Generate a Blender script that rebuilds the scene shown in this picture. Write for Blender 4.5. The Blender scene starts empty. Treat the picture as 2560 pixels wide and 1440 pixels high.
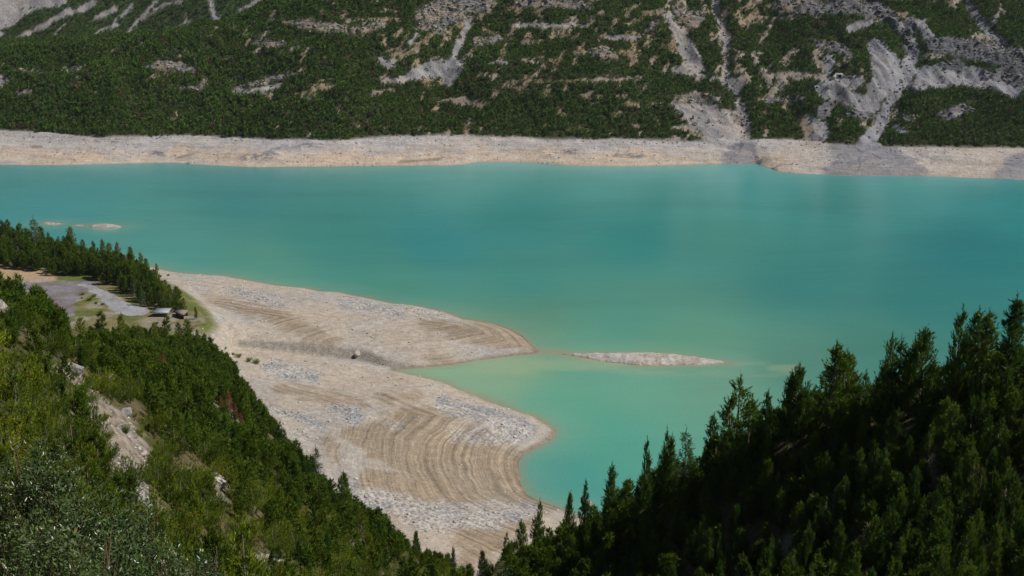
import bpy, math, random
import numpy as np
from mathutils import Vector
R = math.radians
scn = bpy.context.scene
col = scn.collection
# ------------------------------------------------------------------ camera, sky, sun, exposure
CAMZ, PITCH, F = 170.0, R(16.1), 3090.0          # F = focal length in pixels of a 2560 px wide picture
cam_d = bpy.data.cameras.new("camera"); cam = bpy.data.objects.new("camera", cam_d); col.objects.link(cam)
cam.location = (0, 0, CAMZ); cam.rotation_euler = (R(90) - PITCH, 0, 0)
cam_d.sensor_width = 36.0; cam_d.lens = 36.0 * F / 2560.0; cam_d.clip_start = 0.5; cam_d.clip_end = 9000
scn.camera = cam
SUN_EL, SUN_AZ = R(51), R(95)                    # azimuth measured clockwise from +Y (the view direction)
world = bpy.data.worlds.new("World"); scn.world = world; world.use_nodes = True
wn = world.node_tree.nodes; wl = world.node_tree.links
sky = wn.new("ShaderNodeTexSky"); sky.sky_type = 'NISHITA'; sky.sun_disc = False
sky.sun_elevation = SUN_EL; sky.sun_rotation = SUN_AZ; sky.altitude = 1900
wl.new(sky.outputs[0], wn["Background"].inputs[0]); wn["Background"].inputs[1].default_value = 0.05
sd = bpy.data.lights.new("sun", 'SUN'); sd.energy = 5.0; sd.angle = R(0.5); sd.color = (1.0, 0.93, 0.84)
sun = bpy.data.objects.new("sun", sd); col.objects.link(sun)
sv = Vector((math.sin(SUN_AZ) * math.cos(SUN_EL), math.cos(SUN_AZ) * math.cos(SUN_EL), math.sin(SUN_EL)))
sun.rotation_euler = sv.to_track_quat('Z', 'Y').to_euler(); sun.location = (300, 0, 500)
scn.view_settings.view_transform = 'Standard'; scn.view_settings.look = 'None'
scn.view_settings.exposure = 0.0; scn.view_settings.gamma = 1.0
scn.cycles.max_bounces = 5; scn.cycles.diffuse_bounces = 2; scn.cycles.glossy_bounces = 2
scn.cycles.transmission_bounces = 2; scn.cycles.volume_bounces = 0

# ------------------------------------------------------------------ helpers
SP, CP = math.sin(PITCH), math.cos(PITCH)
def ray(u, v):
    u = np.asarray(u, float); v = np.asarray(v, float)
    a, b = u - 1280.0, v - 720.0
    return a, F * CP - b * SP, -F * SP - b * CP
def P(u, v, Y):                                   # the point at forward distance Y seen at u, v
    rx, ry, rz = ray(u, v); t = Y / ry
    return np.stack([rx * t, ry * t, CAMZ + rz * t], -1)
def W(u, v, z=0.0):                               # the point at height z seen at u, v
    rx, ry, rz = ray(u, v); t = (np.asarray(z, float) - CAMZ) / rz
    return np.stack([rx * t, ry * t, CAMZ + rz * t], -1)
def proj(x, y, z):
    dz = z - CAMZ
    f = y * CP - dz * SP; f = np.where(f < 1, 1, f)
    return 1280 + F * x / f, 720 - F * (y * SP + dz * CP) / f
def sstep(a, b, x):
    t = np.clip((x - a) / (b - a), 0, 1); return t * t * (3 - 2 * t)
def _h(ix, iy, s):
    n = (ix.astype(np.int64) * 374761393 + iy.astype(np.int64) * 668265263 + s * 974634777) & 0xffffffff
    n = ((n ^ (n >> 13)) * 1274126177) & 0xffffffff
    n = ((n ^ (n >> 16)) * 2246822519) & 0xffffffff
    return ((n ^ (n >> 15)) & 0xffffff) / float(0xffffff)
def vnoise(x, y, s=0):
    x = np.asarray(x, float); y = np.asarray(y, float)
    ix, iy = np.floor(x), np.floor(y); fx, fy = x - ix, y - iy
    fx = fx * fx * (3 - 2 * fx); fy = fy * fy * (3 - 2 * fy)
    a, b, c, d = _h(ix, iy, s), _h(ix + 1, iy, s), _h(ix, iy + 1, s), _h(ix + 1, iy + 1, s)
    return (a + (b - a) * fx) * (1 - fy) + (c + (d - c) * fx) * fy
def fbm(x, y, o=4, s=0, g=0.5):
    r, a, t = 0, 1.0, 0
    for i in range(o):
        r = r + a * vnoise(x, y, s + i * 17); t += a; a *= g; x = x * 2.03 + 11.3; y = y * 2.03 + 5.7
    return r / t                                  # 0..1
def ridged(x, y, o=4, s=0):
    r, a, t = 0, 1.0, 0
    for i in range(o):
        r = r + a * (1 - np.abs(2 * vnoise(x, y, s + i * 13) - 1)); t += a; a *= .5; x = x * 2.1 + 3.1; y = y * 2.1 + 7.7
    return r / t
def polydist(x, y, poly, closed=True):            # signed distance, positive inside
    x = np.asarray(x, float); y = np.asarray(y, float)
    best = np.full(x.shape, 1e18); ins = np.zeros(x.shape, bool); n = len(poly)
    for i in range(n if closed else n - 1):
        ax, ay = poly[i][:2]; bx, by = poly[(i + 1) % n][:2]
        dx, dy = bx - ax, by - ay; L = dx * dx + dy * dy + 1e-12
        t = np.clip(((x - ax) * dx + (y - ay) * dy) / L, 0, 1)
        best = np.minimum(best, (x - ax - t * dx) ** 2 + (y - ay - t * dy) ** 2)
        if closed:
            c = (ay > y) != (by > y)
            ins ^= c & (x < (bx - ax) * (y - ay) / (by - ay + 1e-12) + ax)
    d = np.sqrt(best)
    return np.where(ins, d, -d) if closed else d
def caps(u, v, shapes):                           # signed px distance (positive inside) to a union of tapered strokes
    best = np.full(np.shape(u), -1e9)
    for sh in shapes:
        if len(sh) == 1: sh = [sh[0], sh[0]]
        for (a, b, w0), (c, d, w1) in zip(sh[:-1], sh[1:]):
            dx, dy = c - a, d - b; L = dx * dx + dy * dy + 1e-9
            t = np.clip(((u - a) * dx + (v - b) * dy) / L, 0, 1)
            best = np.maximum(best, w0 + (w1 - w0) * t - np.hypot(u - a - t * dx, v - b - t * dy))
    return best
def srgb(r, g, b):
    f = lambda c: ((c / 255 + .055) / 1.055) ** 2.4 if c > 10 else c / 255 / 12.92
    return (f(r), f(g), f(b))
def lerp(a, b, t): return a + (b - a) * t[..., None]

def newmesh(name, verts, faces, colr=None, smooth=False, mats=(), attr=None, midx=None):
    """verts (n,3); faces (m,3|4) array, or list of polygons"""
    me = bpy.data.meshes.new(name); verts = np.ascontiguousarray(verts, np.float32)
    me.vertices.add(len(verts)); me.vertices.foreach_set("co", verts.ravel())
    if isinstance(faces, np.ndarray):
        k = faces.shape[1]; flat = faces.ravel().astype(np.int32); starts = np.arange(0, len(flat), k, dtype=np.int32)
    else:
        flat = np.array([i for f in faces for i in f], np.int32)
        ln = np.array([len(f) for f in faces]); starts = np.concatenate([[0], np.cumsum(ln)[:-1]]).astype(np.int32)
    me.loops.add(len(flat)); me.loops.foreach_set("vertex_index", flat)
    me.polygons.add(len(starts)); me.polygons.foreach_set("loop_start", starts)
    if midx is not None: me.polygons.foreach_set("material_index", np.ascontiguousarray(midx, np.int32))
    me.update(calc_edges=True)
    if smooth: me.polygons.foreach_set("use_smooth", np.ones(len(starts), bool))
    for nm, c in ([("Col", colr)] if colr is not None else []) + (attr or []):
        c = np.asarray(c, np.float32)
        if c.ndim == 1: c = np.repeat(c[:, None], 3, 1)
        if c.shape[1] == 3: c = np.concatenate([c, np.ones((len(c), 1), np.float32)], 1)
        a = me.color_attributes.new(nm, 'FLOAT_COLOR', 'POINT'); a.data.foreach_set("color", np.ascontiguousarray(c).ravel())
    for m in mats: me.materials.append(m)
    return me
def put(name, me, parent=None, loc=None):
    o = bpy.data.objects.new(name, me); col.objects.link(o)
    if parent is not None: o.parent = parent
    if loc is not None: o.location = [float(c) for c in loc]
    return o
def tag(o, label=None, cat=None, group=None, kind=None):
    if label: o["label"] = label
    if cat: o["category"] = cat
    if group: o["group"] = group
    if kind: o["kind"] = kind
    return o
def gridmesh(name, X, Y, Z, colr, mats, attr=None, keep=None):
    ny, nx = X.shape; idx = np.arange(nx * ny).reshape(ny, nx)
    f = np.stack([idx[:-1, :-1], idx[:-1, 1:], idx[1:, 1:], idx[1:, :-1]], -1).reshape(-1, 4)
    if keep is not None:
        k = keep.ravel()[f].all(1); f = f[k]
    return newmesh(name, np.stack([X, Y, Z], -1).reshape(-1, 3), f, colr.reshape(-1, 3), True, mats,
                   [(n, a.reshape(-1) if a.ndim == 2 else a.reshape(-1, 3)) for n, a in (attr or [])])

# ------------------------------------------------------------------ materials
class NT:
    def __init__(s, name, rough=.9, spec=.2):
        s.m = bpy.data.materials.new(name); s.m.use_nodes = True
        s.n = s.m.node_tree.nodes; s.l = s.m.node_tree.links; s.b = s.n["Principled BSDF"]
        s.b.inputs["Roughness"].default_value = rough
        s.b.inputs["Specular IOR Level"].default_value = spec
    def new(s, t, **k):
        n = s.n.new(t)
        for a, v in k.items(): setattr(n, a, v)
        return n
    def set(s, node, **k):
        for a, v in k.items(): s.inp(node, a.replace("_", " "), v)
        return node
    def inp(s, node, key, v):
        i = node.inputs[key]
        if hasattr(v, "links") or isinstance(v, bpy.types.NodeSocket): s.l.new(v, i)
        else: i.default_value = v
    def pos(s, scale=(1, 1, 1)):
        g = s.new("ShaderNodeNewGeometry"); m = s.new("ShaderNodeVectorMath", operation='MULTIPLY')
        s.l.new(g.outputs["Position"], m.inputs[0]); m.inputs[1].default_value = scale; return m.outputs[0]
    def noise(s, vec, scale, detail=4, rough=.6, dist=0):
        n = s.new("ShaderNodeTexNoise"); s.l.new(vec, n.inputs["Vector"])
        n.inputs["Scale"].default_value = scale; n.inputs["Detail"].default_value = detail
        n.inputs["Roughness"].default_value = rough; n.inputs["Distortion"].default_value = dist; return n.outputs[0]
    def rng(s, x, a, b, c, d):
        n = s.new("ShaderNodeMapRange"); s.l.new(x, n.inputs[0])
        for i, v in enumerate((a, b, c, d)): n.inputs[i + 1].default_value = v
        return n.outputs[0]
    def math(s, op, a, b=0.0):
        n = s.new("ShaderNodeMath", operation=op); s.inp(n, 0, a); s.inp(n, 1, b); return n.outputs[0]
    def mix(s, f, a, b, mode='MIX'):
        n = s.new("ShaderNodeMix", data_type='RGBA', blend_type=mode)
        s.inp(n, 0, f); s.inp(n, 6, a); s.inp(n, 7, b); return n.outputs[2]
    def attr(s, name):
        n = s.new("ShaderNodeVertexColor"); n.layer_name = name; return n.outputs[0]
    def scale(s, c, f):
        n = s.new("ShaderNodeVectorMath", operation='SCALE'); s.l.new(c, n.inputs[0]); s.inp(n, "Scale", f); return n.outputs[0]
    def bump(s, h, strength=.5, dist=.3):
        n = s.new("ShaderNodeBump"); s.l.new(h, n.inputs["Height"]); n.inputs["Strength"].default_value = strength
        n.inputs["Distance"].default_value = dist; s.l.new(n.outputs[0], s.b.inputs["Normal"])
    def out(s, c): s.inp(s.b, "Base Color", c); return s.m

def mat_terrain():
    t = NT("ground", .95, .1)
    p = t.pos(); c = t.attr("Col"); mask = t.attr("Mask")          # Mask: r = layered mud bands, g = broken rock, b = smooth
    sp = t.new("ShaderNodeSeparateColor"); t.l.new(mask, sp.inputs[0])
    cx = t.new("ShaderNodeCombineXYZ"); t.l.new(sp.outputs[2], cx.inputs[0])      # strand lines: one per former waterline
    vm = t.new("ShaderNodeVectorMath", operation='MULTIPLY'); t.l.new(cx.outputs[0], vm.inputs[0]); vm.inputs[1].default_value = (100, 1, 1)
    va = t.new("ShaderNodeVectorMath", operation='ADD'); t.l.new(vm.outputs[0], va.inputs[0]); t.l.new(t.pos((.018, .018, 0)), va.inputs[1])
    band = t.noise(va.outputs[0], .60, 5, .7, .10)
    bf = t.rng(band, .36, .64, .68, 1.34)
    bm = t.mix(sp.outputs[0], (1, 1, 1, 1), bf, 'MIX')
    c1 = t.mix(1.0, c, bm, 'MULTIPLY')
    pinky = t.noise(p, .045, 5, .6); hue = t.mix(t.rng(pinky, .35, .65, 0, 1), (1.03, 1.0, .96, 1), (.97, .99, 1.02, 1))
    c1 = t.mix(.8, c1, hue, 'MULTIPLY')
    n1 = t.noise(p, .35, 6, .72); n2 = t.noise(p, 1.7, 4, .8)
    f = t.math('MULTIPLY', t.rng(n1, .3, .7, .74, 1.24), t.rng(n2, .3, .72, .72, 1.32))
    vo = t.new("ShaderNodeTexVoronoi"); t.l.new(t.pos((1, 1, 2.2)), vo.inputs["Vector"]); vo.inputs["Scale"].default_value = .75
    rock = t.rng(vo.outputs["Distance"], .05, .7, .62, 1.35)
    rk = t.mix(sp.outputs[1], (1, 1, 1, 1), rock)
    c2 = t.mix(1.0, t.scale(c1, f), rk, 'MULTIPLY')
    h = t.math('ADD', t.math('MULTIPLY', n1, .8), t.math('MULTIPLY', n2, .5))
    h = t.math('ADD', h, t.math('MULTIPLY', vo.outputs["Distance"], t.math('MULTIPLY', sp.outputs[1], -1.3)))
    h = t.math('ADD', h, t.math('MULTIPLY', band, t.math('MULTIPLY', sp.outputs[0], 1.2)))
    t.bump(h, .7, .55)
    return t.out(c2)
def mat_mountain():
    t = NT("mountain_ground", .95, .1)
    p = t.pos(); c = t.attr("Col"); mask = t.attr("Mask")
    sp = t.new("ShaderNodeSeparateColor"); t.l.new(mask, sp.inputs[0])
    band = t.noise(t.pos((.004, .004, 1.0)), 1.6, 5, .6, .3)
    c1 = t.mix(1.0, c, t.mix(sp.outputs[0], (1, 1, 1, 1), t.rng(band, .36, .64, .86, 1.10)), 'MULTIPLY')
    n1 = t.noise(p, .12, 7, .72); n2 = t.noise(t.pos((1, .5, .5)), .8, 5, .75)
    f = t.math('MULTIPLY', t.rng(n1, .3, .7, .78, 1.2), t.rng(n2, .3, .72, .72, 1.25))
    st = t.noise(t.pos((.05, .1, .55)), 2.4, 6, .68, 1.0)         # rock strata
    stf = t.rng(st, .38, .62, .4, 1.25)
    c2 = t.mix(1.0, t.scale(c1, f), t.mix(sp.outputs[1], (1, 1, 1, 1), stf), 'MULTIPLY')
    pinky = t.noise(p, .02, 4, .6); hue = t.mix(t.rng(pinky, .35, .65, 0, 1), (1.05, 1.0, .95, 1), (.95, .98, 1.04, 1))
    c2 = t.mix(.8, c2, hue, 'MULTIPLY')
    h = t.math('ADD', t.math('MULTIPLY', n1, 2.2), t.math('MULTIPLY', n2, 1.0))
    h = t.math('ADD', h, t.math('MULTIPLY', st, t.math('MULTIPLY', sp.outputs[1], 2.5)))
    t.bump(h, .8, 1.0)
    return t.out(c2)
def mat_leaf(name, rough=.55, spec=.25, trans=.25, rnd=.35):
    t = NT(name, rough, spec)
    oi = t.new("ShaderNodeObjectInfo"); c = t.attr("Col")
    hs = t.new("ShaderNodeHueSaturation"); t.l.new(c, hs.inputs["Color"])
    t.l.new(t.rng(oi.outputs["Random"], 0, 1, .478, .518), hs.inputs["Hue"])
    t.l.new(t.rng(oi.outputs["Random"], 0, 1, 1 + rnd, 1 - rnd), hs.inputs["Value"])
    n = t.noise(t.pos(), .25, 3, .6); cc = t.scale(hs.outputs[0], t.rng(n, .3, .7, .8, 1.2))
    t.out(cc)
    if trans:
        tr = t.new("ShaderNodeBsdfTranslucent"); t.l.new(cc, tr.inputs[0]); mx = t.new("ShaderNodeMixShader")
        mx.inputs[0].default_value = trans; t.l.new(t.b.outputs[0], mx.inputs[1]); t.l.new(tr.outputs[0], mx.inputs[2])
        t.l.new(mx.outputs[0], t.n["Material Output"].inputs[0])
    return t.m
def mat_plain(name, c, rough=.85, spec=.2, nscale=3.0, amp=.3, strength=.4, stretch=(1, 1, 1), dist=.05):
    t = NT(name, rough, spec); n = t.noise(t.pos(stretch), nscale, 5, .65)
    t.bump(n, strength, dist); rgb = t.new("ShaderNodeRGB"); rgb.outputs[0].default_value = (*c, 1)
    return t.out(t.scale(rgb.outputs[0], t.rng(n, .3, .7, 1 - amp, 1 + amp)))
M_GROUND, M_MOUNT = mat_terrain(), mat_mountain()
M_PINE = mat_leaf("pine_needles", .6, .2, .25, .38)
M_FOREST = mat_leaf("far_needles", .8, .1, .12, 0)
M_WILLOW = mat_leaf("willow_leaf", .32, .5, .2, .1)
M_BARK = mat_plain("grey_bark", (.25, .22, .19), .9, .1, 6)
M_DEAD = mat_plain("dead_wood", (.36, .32, .29), .85, .15, 6)
M_STEM = mat_plain("willow_stem", (.17, .12, .07), .6, .3, 8, .25)
M_WOOD = mat_plain("weathered_wood", (.20, .155, .115), .85, .15, 2.5, .35, .4, (1, 1, 6))
M_DARKWOOD = mat_plain("dark_plank", (.07, .055, .045), .9, .1, 2.5, .35, .4, (6, 6, 1))
M_ROOFG = mat_plain("grey_roof_sheet", (.28, .30, .33), .5, .4, 1.2, .2, .3, (8, 1, 1))
M_ROOFB = mat_plain("brown_roof_board", (.22, .18, .16), .85, .2, 1.2, .25, .4, (8, 1, 1))
M_CONC = mat_plain("pale_concrete", (.36, .355, .34), .9, .2, .8, .15)
M_HOLE = mat_plain("dark_opening", (.03, .03, .03), .95, .05, .8, .2)  # near-black paint stands in for the shade inside tunnel and niche
M_ROCKP = mat_plain("pale_limestone", (.40, .37, .325), .9, .2, 1.6, .28, .8, (1, 1, 1), .25)
M_ROCKG = mat_plain("grey_limestone", (.26, .245, .235), .9, .2, 1.3, .4, .9, (1, 1, 1), .35)
M_STEEL = mat_plain("weathered_steel", (.12, .12, .12), .6, .3, 2, .2)
def mat_water():
    t = NT("lake_water", .16, .5); t.b.inputs["IOR"].default_value = 1.33
    n = t.noise(t.pos((1, 2.2, 1)), .45, 4, .65); n2 = t.noise(t.pos((.6, 1.5, 1)), .11, 5, .62)
    h = t.math('ADD', t.math('MULTIPLY', n, .35), t.math('MULTIPLY', n2, .8)); t.bump(h, .30, .7)
    sw = t.noise(t.pos((.5, 1.3, 1)), .012, 4, .55, .6)
    g = t.noise(t.pos(), 1.3, 2, .7)
    return t.out(t.scale(t.attr("Col"), t.math('MULTIPLY', t.rng(sw, .3, .7, .93, 1.07), t.rng(g, .3, .7, .93, 1.07))))
M_WATER = mat_water()

# ------------------------------------------------------------------ near shore: shoreline, bench, flanks
SHORE = [(-160, 603), (100, 625), (250, 645), (380, 668), (430, 679), (470, 684), (520, 688), (560, 690), (600, 697), (650, 706),
  (690, 714), (760, 720), (800, 728), (850, 731), (900, 742), (980, 758), (1030, 763), (1070, 771), (1110, 780), (1160, 798),
  (1200, 803), (1240, 811), (1280, 825), (1310, 842), (1335, 868), (1350, 879), (1330, 885), (1290, 889), (1200, 900), (1130, 912),
  (1060, 919), (1000, 924), (985, 926), (1040, 938), (1110, 955), (1180, 985), (1220, 1002), (1260, 1016), (1300, 1029), (1340, 1042),
  (1370, 1060), (1393, 1078), (1385, 1095), (1345, 1117), (1310, 1136), (1297, 1155), (1296, 1185), (1303, 1210), (1316, 1236),
  (1345, 1252), (1395, 1268), (1470, 1300), (1560, 1345), (1750, 1400), (2100, 1460), (2800, 1540)]
sw_ = W([a for a, b in SHORE], [b for a, b in SHORE])[:, :2]
POLY = [(-900, sw_[0][1] + 20)] + [tuple(p) for p in sw_] + [(900, 180), (900, -500), (-900, -500)]
CHAN = W([985, 955, 900, 850, 780, 700, 630, 575, 520], [925, 914, 899, 893, 887, 881, 873, 864, 850], [0, .5, 1.2, 2, 3, 4.5, 6, 8, 10])
BENCHPX = [(-300, 596), (0, 604), (150, 620), (250, 645), (350, 678), (400, 706), (450, 745), (482, 776), (494, 800), (478, 822), (430, 838),
  (380, 850), (150, 862), (-300, 862)]
BZ = 22.0
BENCH = [tuple(p[:2]) for p in W([a for a, b in BENCHPX], [b for a, b in BENCHPX], BZ)]
# control points of the two flanks: u, v, forward distance
FL = [(0, 790, 85), (100, 855, 85), (160, 905, 88), (-500, 900, 60), (-500, 700, 110), (0, 1000, 62), (0, 1200, 46), (0, 1440, 30), (-500, 1300, 30),
  (300, 1100, 80), (300, 960, 98), (170, 960, 84), (450, 1300, 70), (430, 1440, 45), (620, 1440, 75), (600, 1210, 108), (500, 1020, 150),
  (400, 920, 200), (300, 895, 220), (200, 880, 235), (450, 880, 330), (300, 868, 330), (200, 866, 340), (0, 860, 350),
  (500, 850, 440), (400, 852, 440), (560, 915, 380), (640, 1035, 310), (712, 1125, 250), (820, 1262, 200), (980, 1365, 180), (1110, 1436, 175),
  (600, 1010, 245), (700, 1210, 168), (850, 1360, 140), (900, 1440, 122), (1180, 1640, 110), (1180, 2000, 60)]
FR = [(2560, 960, 100), (2900, 900, 95), (2400, 1000, 105), (2200, 1040, 110), (2000, 1070, 115), (1850, 1125, 120), (1700, 1155, 125), (1560, 1240, 135),
  (1480, 1305, 145), (1380, 1385, 155), (1250, 1440, 168), (2560, 1440, 66), (2900, 1440, 60), (2200, 1440, 84), (1900, 1440, 100), (1600, 1440, 122),
  (1400, 1440, 142), (2560, 1200, 82), (2200, 1240, 97), (1900, 1280, 109), (1650, 1320, 128)]
pts = [P(*c) for c in FL + FR]
for i, (u, v, Y) in enumerate(FL):
    if i in (24, 26, 27, 28, 29, 30, 31):
        p = P(u, v, Y); pts += [p + np.array([22, 34, -30]), p + np.array([62, 90, -75])]
for (u, v, Y) in FR[:11]:
    p = P(u, v, Y); pts += [p + np.array([-3, 34, -32]), p + np.array([-5, 130, -130])]
pts += [np.array(q, float) for q in [(0, 0, 168), (0, -40, 185), (-60, -40, 200), (60, -40, 180), (-14, 14, 160.5), (10, 14, 160), (60, 40, 142),
  (-150, 480, -25), (0, 470, -60), (-60, 560, -60), (150, 300, -60), (300, 300, -60), (-250, 420, -10), (-350, 480, 0), (-300, 700, -60), (250, 60, 110), (200, 0, 140), (-220, 150, 190), (-200, 40, 220), (-350, 250, 150), (-260, 330, 90)]]
pts = np.array(pts); C2 = 12.0 ** 2
def _phi(ax, ay, bx, by): return -np.sqrt((ax - bx) ** 2 + (ay - by) ** 2 + C2)
n_ = len(pts); A = np.zeros((n_ + 3, n_ + 3))
A[:n_, :n_] = _phi(pts[:, None, 0], pts[:, None, 1], pts[None, :, 0], pts[None, :, 1]) - np.eye(n_) * -1.5
A[:n_, n_] = 1; A[:n_, n_ + 1] = pts[:, 0]; A[:n_, n_ + 2] = pts[:, 1]; A[n_:, :n_] = A[:n_, n_:].T
cf = np.linalg.solve(A, np.concatenate([pts[:, 2], [0, 0, 0]]))
def flank(x, y):
    r = cf[n_] + cf[n_ + 1] * x + cf[n_ + 2] * y
    for i in range(n_): r = r + cf[i] * _phi(x, y, pts[i, 0], pts[i, 1])
    f = y * CP - (np.minimum(r, 165) - CAMZ) * SP; u = 1280 + F * x / np.maximum(f, 5)
    vs = np.interp(u, [440, 480, 505, 560, 640, 712, 820, 980, 1110, 1180, 1300], [700, 800, 856, 925, 1040, 1130, 1262, 1365, 1440, 1480, 1400])
    ys = np.interp(u, [480, 500, 560, 640, 712, 820, 980, 1110, 1180], [450, 440, 380, 310, 250, 200, 180, 175, 170])
    rx_, ry_, rz_ = ray(u, vs); cap = CAMZ + rz_ / ry_ * y - .10 * np.maximum(0, y - ys)
    return np.where((u > 440) & (u < 1240) & (y > 110), np.minimum(r, cap), r)
MUDS = [[(520, 752, 8), (600, 765, 16), (680, 785, 18), (740, 815, 20), (800, 838, 14), (840, 855, 8)],
  [(1060, 800, 10), (1130, 825, 20), (1200, 835, 25), (1290, 850, 22), (1335, 872, 10)], [(1200, 808, 12), (1280, 838, 14)],
  [(820, 1000, 18), (900, 1020, 15)], [(960, 1000, 12), (1040, 990, 15)],
  [(870, 1080, 14), (960, 1100, 55), (1060, 1130, 75), (1160, 1150, 85), (1250, 1160, 60), (1300, 1190, 25)],
  [(1010, 1060, 45), (1100, 1040, 30), (1200, 1045, 14)], [(840, 1150, 12), (830, 1100, 12)], [(930, 1200, 30), (1080, 1230, 45), (1250, 1240, 40), (1380, 1262, 14)],
  [(700, 970, 12), (800, 990, 14)], [(980, 1270, 10), (1000, 1290, 8)], [(1150, 1350, 25), (1300, 1310, 20), (1180, 1390, 30)], [(1080, 890, 5), (1120, 902, 6)]]
def near_height(x, y):
    d = polydist(x, y, POLY) + 1.6 * (fbm(x / 14, y / 14, 3, 3) - .5) * 2 * sstep(0, 20, np.abs(polydist(x, y, POLY)) + 4)
    ww = sstep(-26, -2, polydist(x, y, BENCH))
    G = 12.5 + 5 * (fbm(x / 90, y / 90, 3, 9) - .5) + 0.0 * x
    G = G * (1 - ww) + BZ * ww
    L = 42 - 16 * ww
    z = np.where(d > 0, G * (1 - np.exp(-np.maximum(d, 0) / L)), np.maximum(.22 * d, -6))
    z = np.where(ww > .999, BZ, z)
    # stream channel: steep bank beyond it, gentle this side
    best = np.full(np.shape(x), 1e9); zc = np.zeros(np.shape(x))
    for a, b in zip(CHAN[:-1], CHAN[1:]):
        dx, dy = b[0] - a[0], b[1] - a[1]; t = np.clip(((x - a[0]) * dx + (y - a[1]) * dy) / (dx * dx + dy * dy), 0, 1)
        qy = y - a[1] - t * dy; dd = np.hypot(x - a[0] - t * dx, qy)
        s = np.where(qy > 0, .62, .16)
        zz = a[2] + (b[2] - a[2]) * t + dd * s
        k = zz < best; best = np.where(k, zz, best)
    z = np.where((z > best) & (d > 0) & (ww < .6), best, z)
    pu, pv = proj(x, y, z); mud_ = sstep(-20, 15, caps(pu, pv, MUDS))
    rough = np.clip(d / 12, 0, 1) * (1 - ww) * (1 - .8 * mud_)
    z = z + rough * ((fbm(x / 22, y / 22, 4, 21) - .5) * 2.2 + (fbm(x / 3.5, y / 3.5, 3, 31) - .5) * .5)
    fl = flank(x, y) + (fbm(x / 12, y / 12, 4, 41) - .5) * 2.5
    fl = np.clip(fl, -80, 260)
    return np.maximum(z, fl), d, ww, fl - z
ax_ = lambda *s: np.concatenate([np.arange(a, b, st) for a, b, st in s])
XS = ax_((-440, -230, 6), (-230, 120, .8), (120, 460, 5)); YS = ax_((-130, 20, 4), (20, 270, 1.3), (270, 660, .8), (660, 800, 6))
GX, GY = np.meshgrid(XS, YS)
GZ, GD, GB, GF = near_height(GX, GY)
GU, GV = proj(GX, GY, GZ)
def zi(x, y, G=None):
    G = GZ if G is None else G
    x = np.asarray(x, float); y = np.asarray(y, float)
    i = np.clip(np.searchsorted(XS, x) - 1, 0, len(XS) - 2); j = np.clip(np.searchsorted(YS, y) - 1, 0, len(YS) - 2)
    fx = np.clip((x - XS[i]) / (XS[i + 1] - XS[i]), 0, 1); fy = np.clip((y - YS[j]) / (YS[j + 1] - YS[j]), 0, 1)
    return (G[j, i] * (1 - fx) + G[j, i + 1] * fx) * (1 - fy) + (G[j + 1, i] * (1 - fx) + G[j + 1, i + 1] * fx) * fy
def hit(u, v, y0=15, y1=700, fn=None):            # first ground point along the sight line
    Yv = np.arange(y0, y1, .4); p = P(u, v, Yv); z = (fn or zi)(p[:, 0], p[:, 1])
    k = np.nonzero(p[:, 2] <= z)[0]
    k = k[0] if len(k) else len(Yv) - 1
    return np.array([p[k, 0], p[k, 1], z[k]])

# ground colours (albedo of what lies there)
nu = GU + (fbm(GX / 5, GY / 5, 3, 51) - .5) * 46; nv = GV + (fbm(GX / 5, GY / 5, 3, 61) - .5) * 30
n0 = fbm(GX / 30, GY / 30, 5, 71); n1 = fbm(GX / 7, GY / 7, 4, 81)
sand = np.array([.352, .312, .265]); grey = np.array([.325, .305, .28]); mud = np.array([.225, .182, .132]); blue = np.array([.20, .205, .225])
C = lerp(np.broadcast_to(sand, GX.shape + (3,)), grey, sstep(.38, .62, n0))
GREYS = [[(560, 722, 12), (640, 742, 14), (700, 752, 10)], [(470, 715, 8), (520, 722, 8)], [(860, 752, 12), (950, 775, 14), (1000, 782, 12)], [(1040, 775, 10), (1120, 795, 10)],
  [(680, 915, 16), (760, 935, 20), (790, 945, 12)], [(660, 1020, 12), (720, 1035, 12), (800, 1060, 12)], [(830, 1020, 12), (890, 1040, 18)],
  [(1100, 1010, 18), (1180, 1030, 22), (1260, 1055, 22), (1320, 1075, 16)], [(1130, 1090, 18), (1230, 1100, 22), (1290, 1090, 16)], [(960, 1060, 8), (1000, 1070, 10)],
  [(880, 1230, 20), (980, 1260, 30), (1080, 1275, 20)], [(1050, 1290, 40), (1200, 1290, 40), (1330, 1280, 20)], [(740, 1080, 10), (800, 1100, 8)], [(500, 790, 8), (560, 800, 8)]]
BANK = [[(600, 858, 8), (700, 866, 13), (800, 876, 14), (900, 890, 13), (970, 908, 10), (1030, 915, 5)]]
mm = sstep(-16, 16, caps(nu, nv, MUDS)); gm = sstep(-8, 10, caps(nu, nv, GREYS)) * (1 - .3 * mm); bm = sstep(-5, 6, caps(GU, GV, BANK))
C = lerp(C, mud * 1.05, mm * .88); C = lerp(C, np.array([.285, .28, .28]), gm * .8)
C = lerp(C, blue, gm * sstep(.5, .62, n1) * .8); C = lerp(C, np.array([.19, .175, .155]), bm * .85)
wet = sstep(3.2, .4, GD) * (GD < 6); C = lerp(C, mud * .8, wet * .75)
grassc = np.array([.10, .12, .034]); dry = np.array([.17, .15, .075]); tanc = np.array([.34, .25, .155]); lotc = np.array([.22, .215, .235])
gb = sstep(.75, .99, GB); C = lerp(C, lerp(np.broadcast_to(grassc, C.shape), dry, sstep(.4, .62, n1)), gb)
C = lerp(C, np.array([.26, .24, .215]), gb * sstep(.56, .68, fbm(GX / 9, GY / 9, 4, 87)) * .6)
tanm = sstep(-5, 5, caps(nu * .3 + GU * .7, nv * .3 + GV * .7, [[(-20, 676, 16), (60, 680, 20), (130, 694, 12), (60, 696, 8)]]))
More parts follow.
